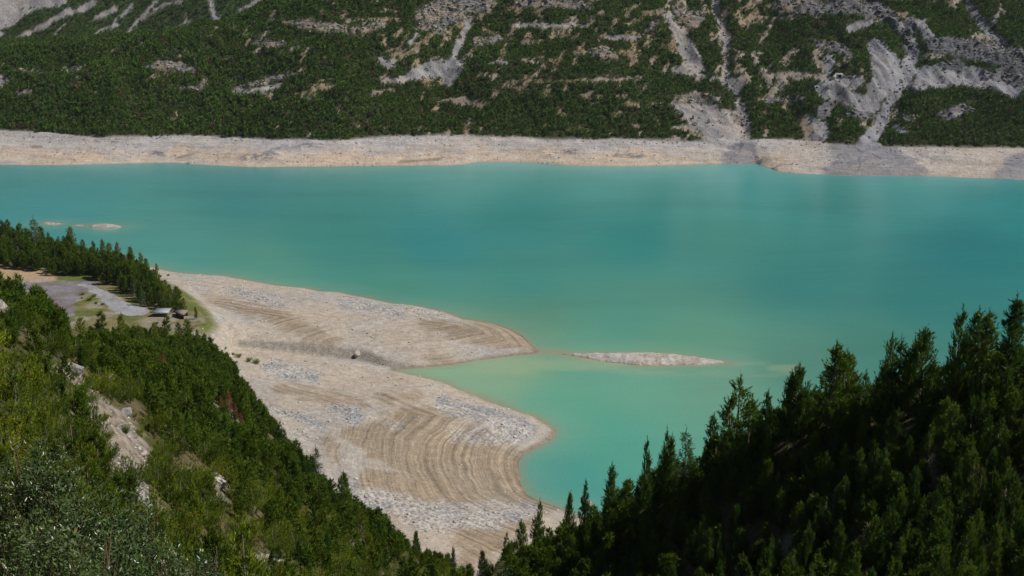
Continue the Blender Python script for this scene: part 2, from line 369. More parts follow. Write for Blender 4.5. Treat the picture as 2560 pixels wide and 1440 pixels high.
C = lerp(C, tanc, tanm * (GB > .5)); gp = sstep(-4, 4, caps(GU, GV, [[(60, 700, 4), (120, 702, 5)]])); C = lerp(C, np.array([.27, .26, .27]), gp * .7)
# slope under the pines: litter, grass, scree chute
onf = sstep(-1.5, 1.0, GF)
lit = lerp(np.broadcast_to(np.array([.055, .06, .02]), C.shape), np.array([.10, .085, .045]), sstep(.4, .62, n1))
lit = lerp(lit, np.array([.22, .20, .175]), sstep(.62, .72, fbm(GX / 6, GY / 6, 4, 97)) * .8)
CHUTE = [[(150, 925, 10), (215, 965, 13), (245, 1020, 26), (290, 1080, 45), (330, 1150, 50), (342, 1205, 34), (372, 1265, 16), (400, 1315, 8)],
  [(545, 1195, 12), (552, 1235, 12)], [(655, 1395, 14), (685, 1412, 14)], [(560, 1400, 10)], [(500, 1180, 10)]]
cu = caps(GU + (fbm(GX / 2.5, GY / 2.5, 3, 5) - .5) * 40, GV, CHUTE); ch = sstep(-5, 5, cu) * (GV > 880)
C = lerp(C, lit, onf)
C = lerp(C, lerp(np.broadcast_to(np.array([.20, .172, .14]), C.shape), np.array([.25, .237, .222]), sstep(.4, .6, n1)), ch * onf)
MK = np.zeros(C.shape); MK[..., 2] = np.clip(GD + (fbm(GX / 25, GY / 25, 3, 99) - .5) * 3.2, 0, 100) / 100; MK[..., 0] = np.clip(mm * 1.0 + .25, 0, 1) * (1 - gb) * (1 - onf) * (1 - bm); MK[..., 1] = np.clip(gm + .15 + bm * .3 + ch, 0, 1) * (1 - gb)
put("ground", gridmesh("ground", GX, GY, GZ, C, [M_GROUND], [("Mask", MK)], keep=GZ > -5.5))["kind"] = "structure"
bpy.data.objects["ground"]["label"] = "pale drawn-down lake bed and the near mountain slopes"

# gravel lot and track laid on the flat bench
def sheet(name, px, z, c, amp=.2):
    w = W([a for a, b in px], [b for a, b in px], z)
    poly = [tuple(p[:2]) for p in w]; x0, x1 = min(p[0] for p in poly), max(p[0] for p in poly); y0, y1 = min(p[1] for p in poly), max(p[1] for p in poly)
    xs = np.arange(x0, x1 + .5, .5); ys = np.arange(y0, y1 + .5, .5); X, Y = np.meshgrid(xs, ys)
    X = X + 0; k = polydist(X, Y, poly) + (fbm(X / 2.5, Y / 2.5, 3, 7) - .5) * 3.0 > 0
    cc = lerp(np.broadcast_to(np.array(c), X.shape + (3,)), np.array(c) * (1 - amp) * np.array([1.05, .98, .88]), sstep(.4, .65, fbm(X / 8, Y / 8, 4, 14)))
    o = put(name, gridmesh(name, X, Y, np.full(X.shape, z), cc, [M_GROUND], [("Mask", np.zeros(X.shape + (3,)))], keep=k)); o["kind"] = "structure"; return o
sheet("gravel_lot", [(40, 712), (120, 704), (230, 702), (250, 712), (232, 726), (200, 742), (192, 760), (186, 790), (150, 800), (120, 850), (-60, 850), (-60, 712)], BZ + .012, (.185, .18, .20))
sheet("gravel_track", [(188, 709), (215, 709), (290, 735), (330, 760), (370, 770), (376, 778), (360, 788), (310, 790), (275, 776), (262, 762), (240, 740), (215, 722), (190, 714)], BZ + .026, (.27, .275, .305))

# ------------------------------------------------------------------ lake
WANCH = [((100, 440), (62, 140, 135)), ((600, 470), (55, 130, 126)), ((1200, 425), (82, 152, 140)), ((1300, 550), (44, 130, 122)), ((1900, 450), (66, 150, 142)),
  ((2100, 540), (48, 130, 120)), ((2500, 500), (34, 134, 130)), ((2400, 620), (20, 118, 118)), ((100, 520), (60, 138, 136)), ((400, 600), (72, 142, 130)), ((800, 600), (52, 132, 122)),
  ((1100, 610), (26, 128, 126)), ((700, 670), (78, 142, 122)), ((1000, 720), (66, 136, 117)), ((1300, 700), (56, 132, 118)), ((1600, 780), (72, 138, 118)), ((2000, 700), (42, 124, 116)),
  ((2300, 740), (34, 118, 112)), ((2000, 900), (74, 130, 110)), ((1300, 820), (86, 135, 108)), ((1700, 860), (84, 140, 112)), ((1600, 960), (96, 155, 128)), ((1100, 935), (125, 160, 122)),
  ((1250, 925), (128, 158, 122)), ((1400, 1010), (88, 155, 126)), ((1500, 1100), (74, 150, 126)), ((1400, 1200), (66, 145, 130)), ((1800, 950), (98, 146, 120)), ((1600, 600), (36, 130, 122)),
  ((2200, 860), (60, 124, 108)), ((1800, 600), (58, 134, 120)), ((1500, 440), (74, 148, 138)), ((2300, 460), (64, 146, 138))]
WX, WY = np.meshgrid(ax_((-1500, -420, 40), (-420, 420, 3), (420, 1501, 40)), ax_((140, 340, 10), (340, 960, 2.5), (960, 1100, 10)))
wu, wv = proj(WX, WY, 0 * WX); num = 0; den = 0
for (a, b), c in WANCH:
    w = 1 / ((((wu - a) / 1.6) ** 2 + (wv - b) ** 2) / 9000. + .35) ** 1.8
    num = num + w[..., None] * np.array(srgb(*c)); den = den + w
WC = num / den[..., None] * 1.0
wd = -polydist(WX, WY, POLY)
ISL = [dict(px=[(1385, 884), (1415, 885), (1450, 884), (1520, 884), (1600, 882), (1680, 886), (1750, 896), (1822, 907), (1760, 912), (1690, 914), (1600, 914), (1520, 906), (1460, 895), (1420, 888)], h=1.9,
            label="long pale stone islet off the tip of the spit", st=9),
       dict(px=[(104, 558), (125, 556), (145, 558), (160, 560), (140, 562), (118, 561)], h=1.3, label="small pale rock islet behind the tall larch, leftmost in the lake", st=3),
       dict(px=[(214, 566), (240, 563), (272, 563), (303, 567), (290, 571), (250, 571), (225, 569)], h=2.4, label="larger of the pale rock islets in the lake above the left forest", st=5),
       dict(px=[(184, 563), (198, 562), (213, 563), (212, 565), (196, 565)], h=.5, label="thin flat rock sliver beside the larger left islet", st=4)]
for I in ISL:
    I["w"] = [tuple(p[:2]) for p in W([a for a, b in I["px"]], [b for a, b in I["px"]])]
    wd = np.minimum(wd, -polydist(WX, WY, I["w"]) * 1.0)
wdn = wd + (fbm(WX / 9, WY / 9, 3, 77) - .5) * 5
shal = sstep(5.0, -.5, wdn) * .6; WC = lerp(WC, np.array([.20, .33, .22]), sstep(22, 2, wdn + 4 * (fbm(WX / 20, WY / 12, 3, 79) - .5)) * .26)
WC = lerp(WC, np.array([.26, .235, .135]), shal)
link = sstep(10, -3, polydist(WX, WY, W([1340, 1380, 1430, 1460], [879, 880, 886, 890])[:, :2], False) + (fbm(WX / 5, WY / 5, 3, 78) - .5) * 6)
WC = lerp(WC, np.array([.25, .255, .15]), link * .85)
plume = sstep(.5, .66, fbm(WX / 26, WY / 12, 4, 91)) * sstep(90, 10, np.hypot((wu - 1250) / 3.2, (wv - 935) / 1.0) ) * .35
plume = np.maximum(plume, sstep(.45, .66, fbm(WX / 30, WY / 8, 4, 95)) * sstep(30, 5, np.abs(wv - 918 - .02 * (wu - 1700))) * ((wu > 1050) & (wu < 2000)) * .4)
WC = lerp(WC, np.array([.30, .36, .19]), plume)
WC = WC * np.array([.95, 1.0, 1.12]); WC = lerp(WC, WC.mean(-1, keepdims=True) * np.array([1, 1, 1]), np.full(WX.shape, .07))
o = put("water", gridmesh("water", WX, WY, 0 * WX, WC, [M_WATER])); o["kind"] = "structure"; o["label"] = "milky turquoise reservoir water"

# islets
for I in ISL:
    p = np.array(I["w"]); x0, y0 = p.min(0) - 2; x1, y1 = p.max(0) + 2
    X, Y = np.meshgrid(np.arange(x0, x1, .35), np.arange(y0, y1, .35))
    d = polydist(X, Y, I["w"]) + (fbm(X / 3, Y / 3, 3, I["st"]) - .5) * 2.0
    Z = np.where(d > 0, I["h"] * (1 - np.exp(-np.maximum(d, 0) / 3.2)), np.maximum(d * .4, -1.2)) * (.75 + .5 * fbm(X / 8, Y / 4, 3, 12)) + (ridged(X / 3, Y / 2, 3, 8) - .5) * .5 * (d > .3)
    cc = lerp(np.broadcast_to(np.array([.30, .28, .25]), X.shape + (3,)), np.array([.36, .35, .335]), sstep(.4, .6, fbm(X / 3, Y / 3, 4, 3)))
    cc = lerp(cc, mud, sstep(.9, .0, d) * .8)
    mk = np.zeros(X.shape + (3,)); mk[..., 1] = .35
    c0 = p.mean(0)
    o = put("rock_islet", gridmesh("rock_islet", X - c0[0], Y - c0[1], Z, cc, [M_GROUND], [("Mask", mk)], keep=Z > -1.1), None, (c0[0], c0[1], 0))
    tag(o, I["label"], "islet")

# ------------------------------------------------------------------ far side of the lake
FS = [(-500, 408), (0, 412), (150, 413), (300, 409), (430, 407), (500, 412), (640, 418), (820, 416), (1000, 414), (1125, 414), (1160, 411), (1190, 405), (1300, 405), (1450, 415), (1600, 416),
  (1760, 411), (1890, 410), (1945, 428), (1990, 434), (2130, 440), (2350, 441), (2560, 450), (3100, 455)]
fsw = W([a for a, b in FS], [b for a, b in FS]); FSX, FSY = fsw[:, 0], fsw[:, 1]
def yshore(x): return np.interp(x, FSX, FSY)
BS, MS = .27, .64
FE = [(-500, 322), (0, 325), (150, 335), (260, 343), (480, 338), (690, 350), (850, 350), (960, 343), (1100, 338), (1250, 342), (1400, 346), (1700, 350), (1850, 350), (2000, 350), (2090, 360), (2200, 365), (2560, 370), (3100, 372)]
ZE = 13.0
_w = W([a for a, b in FE], [b for a, b in FE], ZE); FEX, FEY = _w[:, 0], _w[:, 1]
def yedge(x): return np.interp(x, FEX, FEY)
CR = [(-500, 140), (-200, 135), (0, 130), (100, 119), (200, 117), (330, 105), (450, 76), (560, 54), (640, 8), (690, -30), (760, -140), (900, -600)]
crx, cry, crz = ray([a for a, b in CR], [b for a, b in CR])
def base_m(x, y):
    ys, ye = yshore(x), yedge(x)
    return np.where(y < ye, ZE * (y - ys) / (ye - ys), ZE + MS * (y - ye))
# crest of the front slope at left
cX, cY = [], []
for a, b, c in zip(crx, cry, crz):
    Yv = np.arange(900, 2400, 1.); k = np.nonzero(CAMZ + c / b * Yv <= base_m(a / b * Yv, Yv))[0]; k = k[0] if len(k) else -1
    cX.append(a / b * Yv[k]); cY.append(Yv[k])
def ycrest(x): return np.interp(x, cX, cY)
GULLY = [([(1785, -60), (1785, 0), (1805, 60), (1815, 110), (1818, 160), (1812, 200), (1835, 225), (1847, 260), (1862, 290), (1862, 345)], 5, 11),
  ([(2160, -60), (2190, 10), (2240, 60), (2275, 100), (2283, 140), (2268, 180), (2240, 230), (2212, 290), (2190, 330)], 8, 17),
  ([(2400, -60), (2420, 0), (2440, 40), (2470, 80), (2510, 110), (2560, 140), (2700, 200)], 6, 14), ([(2515, 190), (2530, 220), (2545, 255)], 4, 10),
  ([(2095, 240), (2065, 290), (2070, 350)], 4, 8), ([(1175, 20), (1160, 90), (1135, 150), (1120, 180)], 2.5, 9), ([(1692, 40), (1715, 120), (1740, 170)], 2.5, 10)]
def hitm(px):
    out = []
    for u, v in px:
        a, b, c = [float(q) for q in ray(u, v)]; Yv = np.arange(900, 1500, .5)
        k = np.nonzero(CAMZ + c / b * Yv <= base_m(a / b * Yv, Yv))[0]; k = k[0] if len(k) else -1; out.append((a / b * Yv[k], Yv[k]))
    return out
GULW = [(hitm(g), d, w) for g, d, w in GULLY]
CLIFFS = [[(370, 165, 8), (430, 166, 16), (480, 172, 8)], [(160, 178, 8), (200, 172, 10)], [(55, 178, 6), (100, 176, 6)], [(5, 205, 18)], [(50, 230, 8), (80, 232, 5)], [(590, 222, 4), (650, 208, 9), (700, 192, 9), (750, 182, 5)],
  [(705, 55, 5), (770, 62, 14), (830, 72, 14), (865, 70, 8)], [(880, 75, 10), (960, 62, 12)], [(455, 222, 4), (505, 222, 7)], [(930, 235, 8), (985, 225, 5)], [(640, 110, 8), (700, 112, 9)], [(720, 130, 6), (740, 120, 6)],
  [(1060, 40, 26), (1110, 30, 36), (1160, 20, 26), (1230, 8, 14)], [(1040, 70, 8), (1100, 66, 20)], [(1300, 5, 14), (1400, 8, 16), (1470, 15, 10)], [(1190, 105, 14), (1255, 98, 10)], [(1480, 130, 10), (1510, 132, 20), (1540, 145, 10)],
  [(1700, 25, 22), (1730, 55, 20), (1750, 40, 14)], [(1960, 15, 24), (2060, 20, 20), (2140, 15, 22), (2200, 35, 24), (2240, 50, 16)], [(2040, 110, 12), (2110, 125, 14), (2120, 140, 10)], [(1690, 245, 10), (1750, 248, 12), (1800, 250, 8)],
  [(2330, 112, 16), (2400, 118, 24), (2460, 130, 26), (2540, 150, 30), (2560, 190, 20)], [(2350, 165, 10), (2395, 165, 18)], [(2460, 190, 10), (2530, 190, 26)], [(2060, 280, 20), (2080, 260, 12)], [(2180, 290, 12), (2130, 285, 14)], [(2260, 290, 10), (2270, 300, 8)],
  [(2350, 290, 8), (2400, 270, 12), (2420, 278, 8)], [(1900, 250, 8), (2000, 250, 8)], [(1850, 300, 14)], [(2270, 110, 10), (2280, 60, 20)], [(1640, 60, 8), (1600, 95, 6)]]
SCREE = [[(957, 150, 9), (975, 160, 12)], [(958, 205, 8), (1010, 200, 9), (1060, 178, 18), (1110, 170, 22), (1150, 160, 12), (1120, 200, 14)], [(1175, 45, 9), (1160, 90, 9), (1140, 130, 9), (1125, 165, 12)],
  [(585, 230, 5), (630, 228, 6), (700, 214, 5)], [(1030, 110, 6), (1045, 85, 5)], [(1230, 160, 3), (1280, 152, 3)], [(1345, 58, 8), (1360, 68, 6)], [(1282, 65, 5), (1470, 65, 4)], [(1520, 95, 6), (1600, 95, 5)],
  [(1670, 40, 9), (1700, 90, 14), (1730, 140, 22), (1745, 165, 18), (1700, 175, 10)], [(1680, 175, 6), (1760, 190, 5)], [(1690, 262, 12), (1740, 285, 32), (1790, 310, 42), (1840, 300, 22), (1830, 340, 30), (1780, 345, 20)],
  [(1785, 0, 8), (1805, 60, 10), (1815, 110, 10), (1818, 160, 8), (1812, 200, 12), (1840, 222, 9), (1847, 260, 7), (1862, 290, 10), (1862, 345, 18)], [(1780, 195, 6), (1850, 205, 10)],
  [(2190, 10, 10), (2240, 60, 12), (2275, 100, 12), (2280, 140, 14), (2265, 180, 22), (2240, 230, 14), (2212, 290, 14), (2190, 330, 18), (2170, 365, 30)],
  [(2190, 120, 20), (2210, 160, 34), (2220, 200, 28), (2190, 230, 25)], [(2060, 205, 12), (2110, 210, 20), (2150, 205, 14)], [(2080, 235, 12), (2130, 250, 22), (2180, 265, 22)], [(2045, 215, 8), (2060, 240, 10)],
  [(2075, 150, 14), (2070, 180, 10)], [(2300, 190, 20), (2370, 185, 26), (2440, 195, 26), (2480, 205, 18), (2540, 225, 22)], [(2280, 215, 10), (2400, 205, 14)],
  [(2420, 5, 8), (2440, 40, 10), (2470, 80, 10), (2510, 110, 8)], [(2480, 60, 5), (2500, 30, 4)], [(2240, 320, 10), (2265, 330, 6)], [(2370, 290, 10), (2400, 285, 6)], [(2300, 60, 14), (2320, 90, 12)],
  [(2030, 300, 12), (2060, 330, 16), (2050, 350, 16)], [(2125, 70, 12), (2180, 55, 8)]]
TANS = [[(1090, 255, 3), (1150, 250, 8), (1200, 262, 11)], [(1170, 295, 4), (1168, 335, 6)], [(1205, 325, 6)], [(1120, 335, 10)], [(1245, 201, 1), (1330, 203, 2), (1420, 202, 2), (1500, 199, 5), (1580, 197, 4)], [(1570, 258, 6), (1600, 262, 5)],
  [(1840, 320, 14), (1690, 320, 6)], [(1905, 190, 6), (1990, 188, 10), (2050, 190, 8)], [(2010, 300, 14), (2025, 345, 22)], [(1860, 60, 12), (1890, 40, 10)], [(1930, 60, 5), (1900, 110, 5)], [(880, 50, 3), (1000, 48, 3)], [(2440, 95, 14), (2480, 110, 12)],
  [(1040, 175, 4), (1020, 190, 4)], [(860, 75, 5)], [(2070, 160, 14), (2060, 185, 10)], [(1210, 72, 6), (1230, 80, 4)], [(1290, 100, 4)], [(1455, 320, 4)], [(1590, 315, 5)], [(890, 312, 4), (905, 318, 4)], [(1140, 260, 5)], [(1650, 305, 4)], [(470, 78, 4)]]
DENSE = [[(2260, 240, 25), (2330, 250, 40), (2420, 250, 30), (2560, 270, 40)], [(2250, 340, 30), (2400, 330, 50), (2560, 330, 50)], [(2120, 330, 20), (2130, 300, 20), (2100, 350, 14)], [(2140, 265, 12)],
  [(2300, 30, 30), (2380, 60, 30), (2450, 95, 6)], [(2540, 40, 20)], [(1950, 90, 40), (2100, 70, 30), (2230, 90, 12)]]
def bare_m(x, y, z, u, v):
    wu_ = u + (fbm(x / 4, y / 4, 4, 201) - .5) * 24; wv_ = v + (fbm(x / 4, y / 4, 4, 211) - .5) * 15
    cl = caps(wu_, wv_, CLIFFS) - 2; sc = caps(wu_, wv_, SCREE); tn = caps(wu_, wv_, TANS); dn = caps(wu_, wv_, DENSE)
    nn = fbm(x / 7 - z / 14, z / 6, 4, 221)
    zone = .675 - .085 * sstep(880, 1050, u) * sstep(2150, 2050, u) * sstep(225, 190, v) + .06 * sstep(230, 260, v) * sstep(1650, 1500, u) + .05 * sstep(600, 300, u)
    gen = (nn - zone) * 260
    gen = np.where(dn > 0, -20, gen)
    return cl, sc, tn, gen
def mount(x, y):
    b = base_m(x, y); ye = yedge(x); yc = ycrest(x)
    zc = base_m(x, yc); z = np.where(y > yc, zc - .05 * (y - yc), b)
    z = np.minimum(z, 124 + 270 * sstep(-50, 350, x))
    z = z + np.where(y > 1385, .85 * (y - 1385) * sstep(1385, 1450, y), 0)
    k = sstep(0, 40, y - ye)
    z = z + k * ((fbm(x / 70, y / 40, 4, 101) - .5) * 22 + (ridged(x / 26 + y / 60, y / 50, 3, 111) - .6) * 7)
    for g, dep, w in GULW:
        d = polydist(x, y, g, False); z = z - dep * np.exp(-(d / (w * .6)) ** 2) * sstep(-4, 14, y - ye)
    return z
# fine grid in front, coarse further up
def far_patch(name, xs, ys, label):
    X, Y = np.meshgrid(xs, ys); Z = mount(X, Y); ye = yedge(X)
    wob = (fbm(X / 30, Y / 12, 3, 131) - .5) * 3; db = Y - yshore(X)
    Z = Z + sstep(0, 14, db) * sstep(6, -6, Y - ye) * (fbm(X / 28, Y / 8, 5, 141) - .5) * 5.5
    Z = np.where(db < 0, np.maximum(db * .3, -6), np.maximum(Z, .02 * db))
    U, V = proj(X, Y, Z)
    cl, sc, tn, gen = bare_m(X, Y, Z, U, V)
    C = np.broadcast_to(np.array([.045, .05, .022]), X.shape + (3,)); nA = fbm(X / 8, Y / 6, 4, 151); nB = fbm(X / 50, Y / 20, 4, 161)
    tan = lerp(np.broadcast_to(np.array([.25, .195, .135]), C.shape), np.array([.27, .235, .20]), sstep(.4, .6, nB)); gr = lerp(np.broadcast_to(np.array([.30, .285, .275]), C.shape), np.array([.22, .218, .228]), sstep(.45, .62, nA))
    rk = lerp(np.broadcast_to(np.array([.30, .255, .205]), C.shape), np.array([.22, .21, .21]), sstep(.4, .6, nA))
    cool = (sstep(1980, 2080, U) * .85)[..., None]; gr = gr * (1 - cool) + np.array([.225, .228, .248]) * (.8 + .5 * nA[..., None]) * cool; rk = rk * (1 - cool) + np.array([.17, .172, .19]) * (.7 + .7 * nA[..., None]) * cool
    C = lerp(C, tan, sstep(-4, 4, np.maximum(tn, gen))); C = lerp(C, gr, sstep(-4, 3, sc)); C = lerp(C, rk, sstep(-5, 3, cl))
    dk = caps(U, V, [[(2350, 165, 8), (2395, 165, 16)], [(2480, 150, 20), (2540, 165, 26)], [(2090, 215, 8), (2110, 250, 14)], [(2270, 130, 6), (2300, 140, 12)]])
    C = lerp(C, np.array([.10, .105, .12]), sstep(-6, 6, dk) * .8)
    # second mountain at upper left
    far = sstep(0, 30, Y - ycrest(X) - 60); SU = U + (fbm(X / 12, Z / 12, 4, 171) - .5) * 34; SV = V + (fbm(X / 12, Z / 12, 4, 181) - .5) * 12
    ST = [[(60, -5, 42), (0, 40, 34)], [(150, 0, 14), (60, 10, 20)], [(180, 28, 9), (110, 62, 8), (40, 100, 6), (-10, 132, 5)], [(165, 60, 4), (122, 104, 3)], [(330, 15, 5), (290, 55, 4), (262, 78, 3)], [(285, 22, 10), (245, 42, 7)], [(390, 5, 8), (345, 55, 5), (312, 88, 3)], [(300, 58, 5), (220, 92, 3), (172, 117, 3)],
          [(440, 0, 5), (385, 30, 4)], [(520, -10, 9), (532, 20, 9), (550, 50, 7)], [(600, 30, 4), (690, -14, 12)], [(480, 55, 4), (410, 82, 2)], [(240, 5, 8), (200, 25, 6)], [(100, 95, 4)], [(0, 85, 7)], [(455, 35, 3), (470, 60, 3)]]
    s2 = caps(SU, SV, ST); C2_ = np.broadcast_to(np.array([.05, .075, .025]), C.shape); C2_ = lerp(C2_, np.array([.31, .30, .295]), sstep(-3, 3, s2))
    C = lerp(C, C2_, far)
    # beach
    be = sstep(2.5, -2.5, Y - ye + wob)
    bc = lerp(np.broadcast_to(np.array([.46, .39, .32]), C.shape), np.array([.385, .37, .36]), np.clip(sstep(.5, .62, nB) * .6 + sstep(.35, .75, (db / (ye - yshore(X) + 1)) + (nA - .5) * .8), 0, 1))
    bc = lerp(bc, np.array([.40, .37, .34]), sstep(1920, 2020, U) * .8)
    fan = caps(U + (nA - .5) * 60, V, [[(1862, 350, 12), (1860, 375, 30), (1850, 415, 62)], [(2165, 355, 38), (2160, 385, 80), (2170, 445, 150)], [(2500, 440, 14), (2560, 410, 34)]])
    bc = lerp(bc, np.array([.235, .235, .255]), sstep(-9, 9, fan) * (.75 + .25 * sstep(.35, .6, nA)))
    bc = lerp(bc, np.array([.21, .155, .09]), sstep(-3, 3, caps(U + (nA - .5) * 30, V, [[(1000, 405, 4), (1040, 402, 3), (1105, 397, 4)], [(80, 368, 3), (110, 366, 3)], [(440, 395, 2), (480, 385, 3)]])) * .75)
    dkb = caps(U + (nA - .5) * 40, V + (nA - .5) * 14, [[(600, 398, 5), (650, 390, 8), (690, 380, 4)], [(380, 380, 4), (410, 385, 4)], [(240, 352, 3), (330, 348, 3)], [(700, 372, 3), (800, 362, 3)], [(1400, 375, 4), (1450, 378, 5)], [(1540, 386, 5), (1600, 388, 4)]])
    bc = lerp(bc, np.array([.20, .20, .215]), sstep(-7, 2, dkb) * sstep(.42, .56, fbm(X / 4, Y / 1.6, 3, 191)) * .95)
    crk = caps(U + (nA - .5) * 34, V + (nA - .5) * 10, [[(2135, 368, 1.5), (2150, 378, 2.5), (2165, 384, 1)], [(2152, 384, 1.5), (2146, 402, 2.2), (2138, 428, 1.5)], [(2178, 384, 1.5), (2205, 396, 1.2)], [(1848, 348, 3), (1852, 362, 3), (1849, 376, 1.5)], [(1925, 424, 1.5), (1985, 406, 1)]])
    bc = lerp(bc, np.array([.10, .10, .115]), sstep(-1.5, 1.5, crk) * .8)
    C = lerp(C, bc, be)
    C = lerp(C, np.array([.29, .225, .155]), sstep(2.2, .4, db) * be * .5)
    mk = np.zeros(C.shape); mk[..., 0] = be * .8; mk[..., 1] = np.clip(sstep(-5, 3, cl), 0, 1) * (1 - be) + .25 * sstep(-15, 0, fan) * be
    rough = sstep(-5, 3, cl) * (1 - be) * (1 - far)
    Z = Z + rough * ((ridged(X / 7, Z / 5, 3, 231) - .5) * 5.0) + sstep(-5, 3, np.maximum(sc, tn)) * (1 - be) * ((fbm(X / 4, Y / 4, 3, 241) - .5) * 1.5 + sstep(1980, 2080, U) * (ridged((X + .35 * Y) / 16, Y / 60, 3, 261) - .55) * 7.0)
    Z = Z + sstep(-4, 4, dkb) * be * (ridged(X / 4, Y / 3, 3, 251) - .5) * 1.6
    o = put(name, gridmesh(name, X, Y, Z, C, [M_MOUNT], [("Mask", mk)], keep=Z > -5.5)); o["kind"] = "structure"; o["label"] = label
    return X, Y, Z
fx_, fy_ = ax_((-900, -500, 12), (-500, 520, 1.1), (520, 1000, 12)), ax_((860, 890, 6), (890, 1240, .85), (1240, 1331, 10))
FX, FY, FZ = far_patch("mountainside", fx_, fy_, "forested far slope above the pale drawdown shore")
mx_, my_ = ax_((-1200, -750, 20), (-750, 100, 2.0), (100, 1200, 25)), ax_((1330, 1600, 2.2), (1600, 2300, 25))
QX, QY, QZ = far_patch("rear_mountain", mx_, my_, "scree-streaked mountain rising behind the forested slope")
def gi(x, y, xs, ys, G):
    i = np.clip(np.searchsorted(xs, x) - 1, 0, len(xs) - 2); j = np.clip(np.searchsorted(ys, y) - 1, 0, len(ys) - 2)
    fx = np.clip((x - xs[i]) / (xs[i + 1] - xs[i]), 0, 1); fy = np.clip((y - ys[j]) / (ys[j + 1] - ys[j]), 0, 1)
    return (G[j, i] * (1 - fx) + G[j, i + 1] * fx) * (1 - fy) + (G[j + 1, i] * (1 - fx) + G[j + 1, i + 1] * fx) * fy
fzi = lambda x, y: gi(x, y, fx_, fy_, FZ)
# ------------------------------------------------------------------ vegetation meshes
rs = np.random.RandomState
def unit(v): return v / (np.linalg.norm(v, axis=-1, keepdims=True) + 1e-9)
def tube(path, r0, r1, k=5):
    path = np.asarray(path, float); n = len(path); V = []; Fc = []
    for i, p in enumerate(path):
        d = path[min(i + 1, n - 1)] - path[max(i - 1, 0)]; d = d / (np.linalg.norm(d) + 1e-9)
        a = np.cross(d, (0.3, .9, .2)); a /= np.linalg.norm(a) + 1e-9; b = np.cross(d, a); r = r0 + (r1 - r0) * i / (n - 1)
        for j in range(k):
            t = 2 * math.pi * j / k; V.append(p + r * (a * math.cos(t) + b * math.sin(t)))
    for i in range(n - 1):
        for j in range(k): Fc.append((i * k + j, i * k + (j + 1) % k, (i + 1) * k + (j + 1) % k, (i + 1) * k + j))
    return V, Fc
def join(parts):
    V, Fc = [], []
    for v, f in parts:
        o = len(V); V += list(v); Fc += [tuple(i + o for i in q) for q in f]
    return np.array(V), Fc
def blades(p, a, L, n, bl, bw, g, spread=.75):
    """n needle bundles round each shoot axis: p base, a axis, L shoot length -> verts, tris"""
    m = len(p); ax = np.repeat(a, n, 0); s = g.rand(m * n); base = np.repeat(p, n, 0) + ax * (s * np.repeat(L, n))[:, None]
    rad = unit(np.cross(ax, g.normal(size=(m * n, 3)))); d = unit(ax * 1.0 + rad * (spread * (1.15 - .6 * s))[:, None])
    side = unit(np.cross(d, g.normal(size=(m * n, 3)))); ln = bl * (.7 + .6 * g.rand(m * n)); w = bw * (.7 + .6 * g.rand(m * n))
    V = np.stack([base - side * w[:, None] * .5, base + side * w[:, None] * .5, base + d * ln[:, None]], 1).reshape(-1, 3)
    return V, np.arange(len(V)).reshape(-1, 3)
GREEN_LIT = np.array([.112, .170, .012])  # left slope's sunlight put into the pine needle colour
GREEN_SHADED = np.array([.076, .150, .018]); LARCHC = np.array([.06, .12, .028]); RUST = np.array([.25, .105, .045]); DEADC = np.array([.20, .155, .13])  # first green: right ridge's shade painted into the same pines' needles
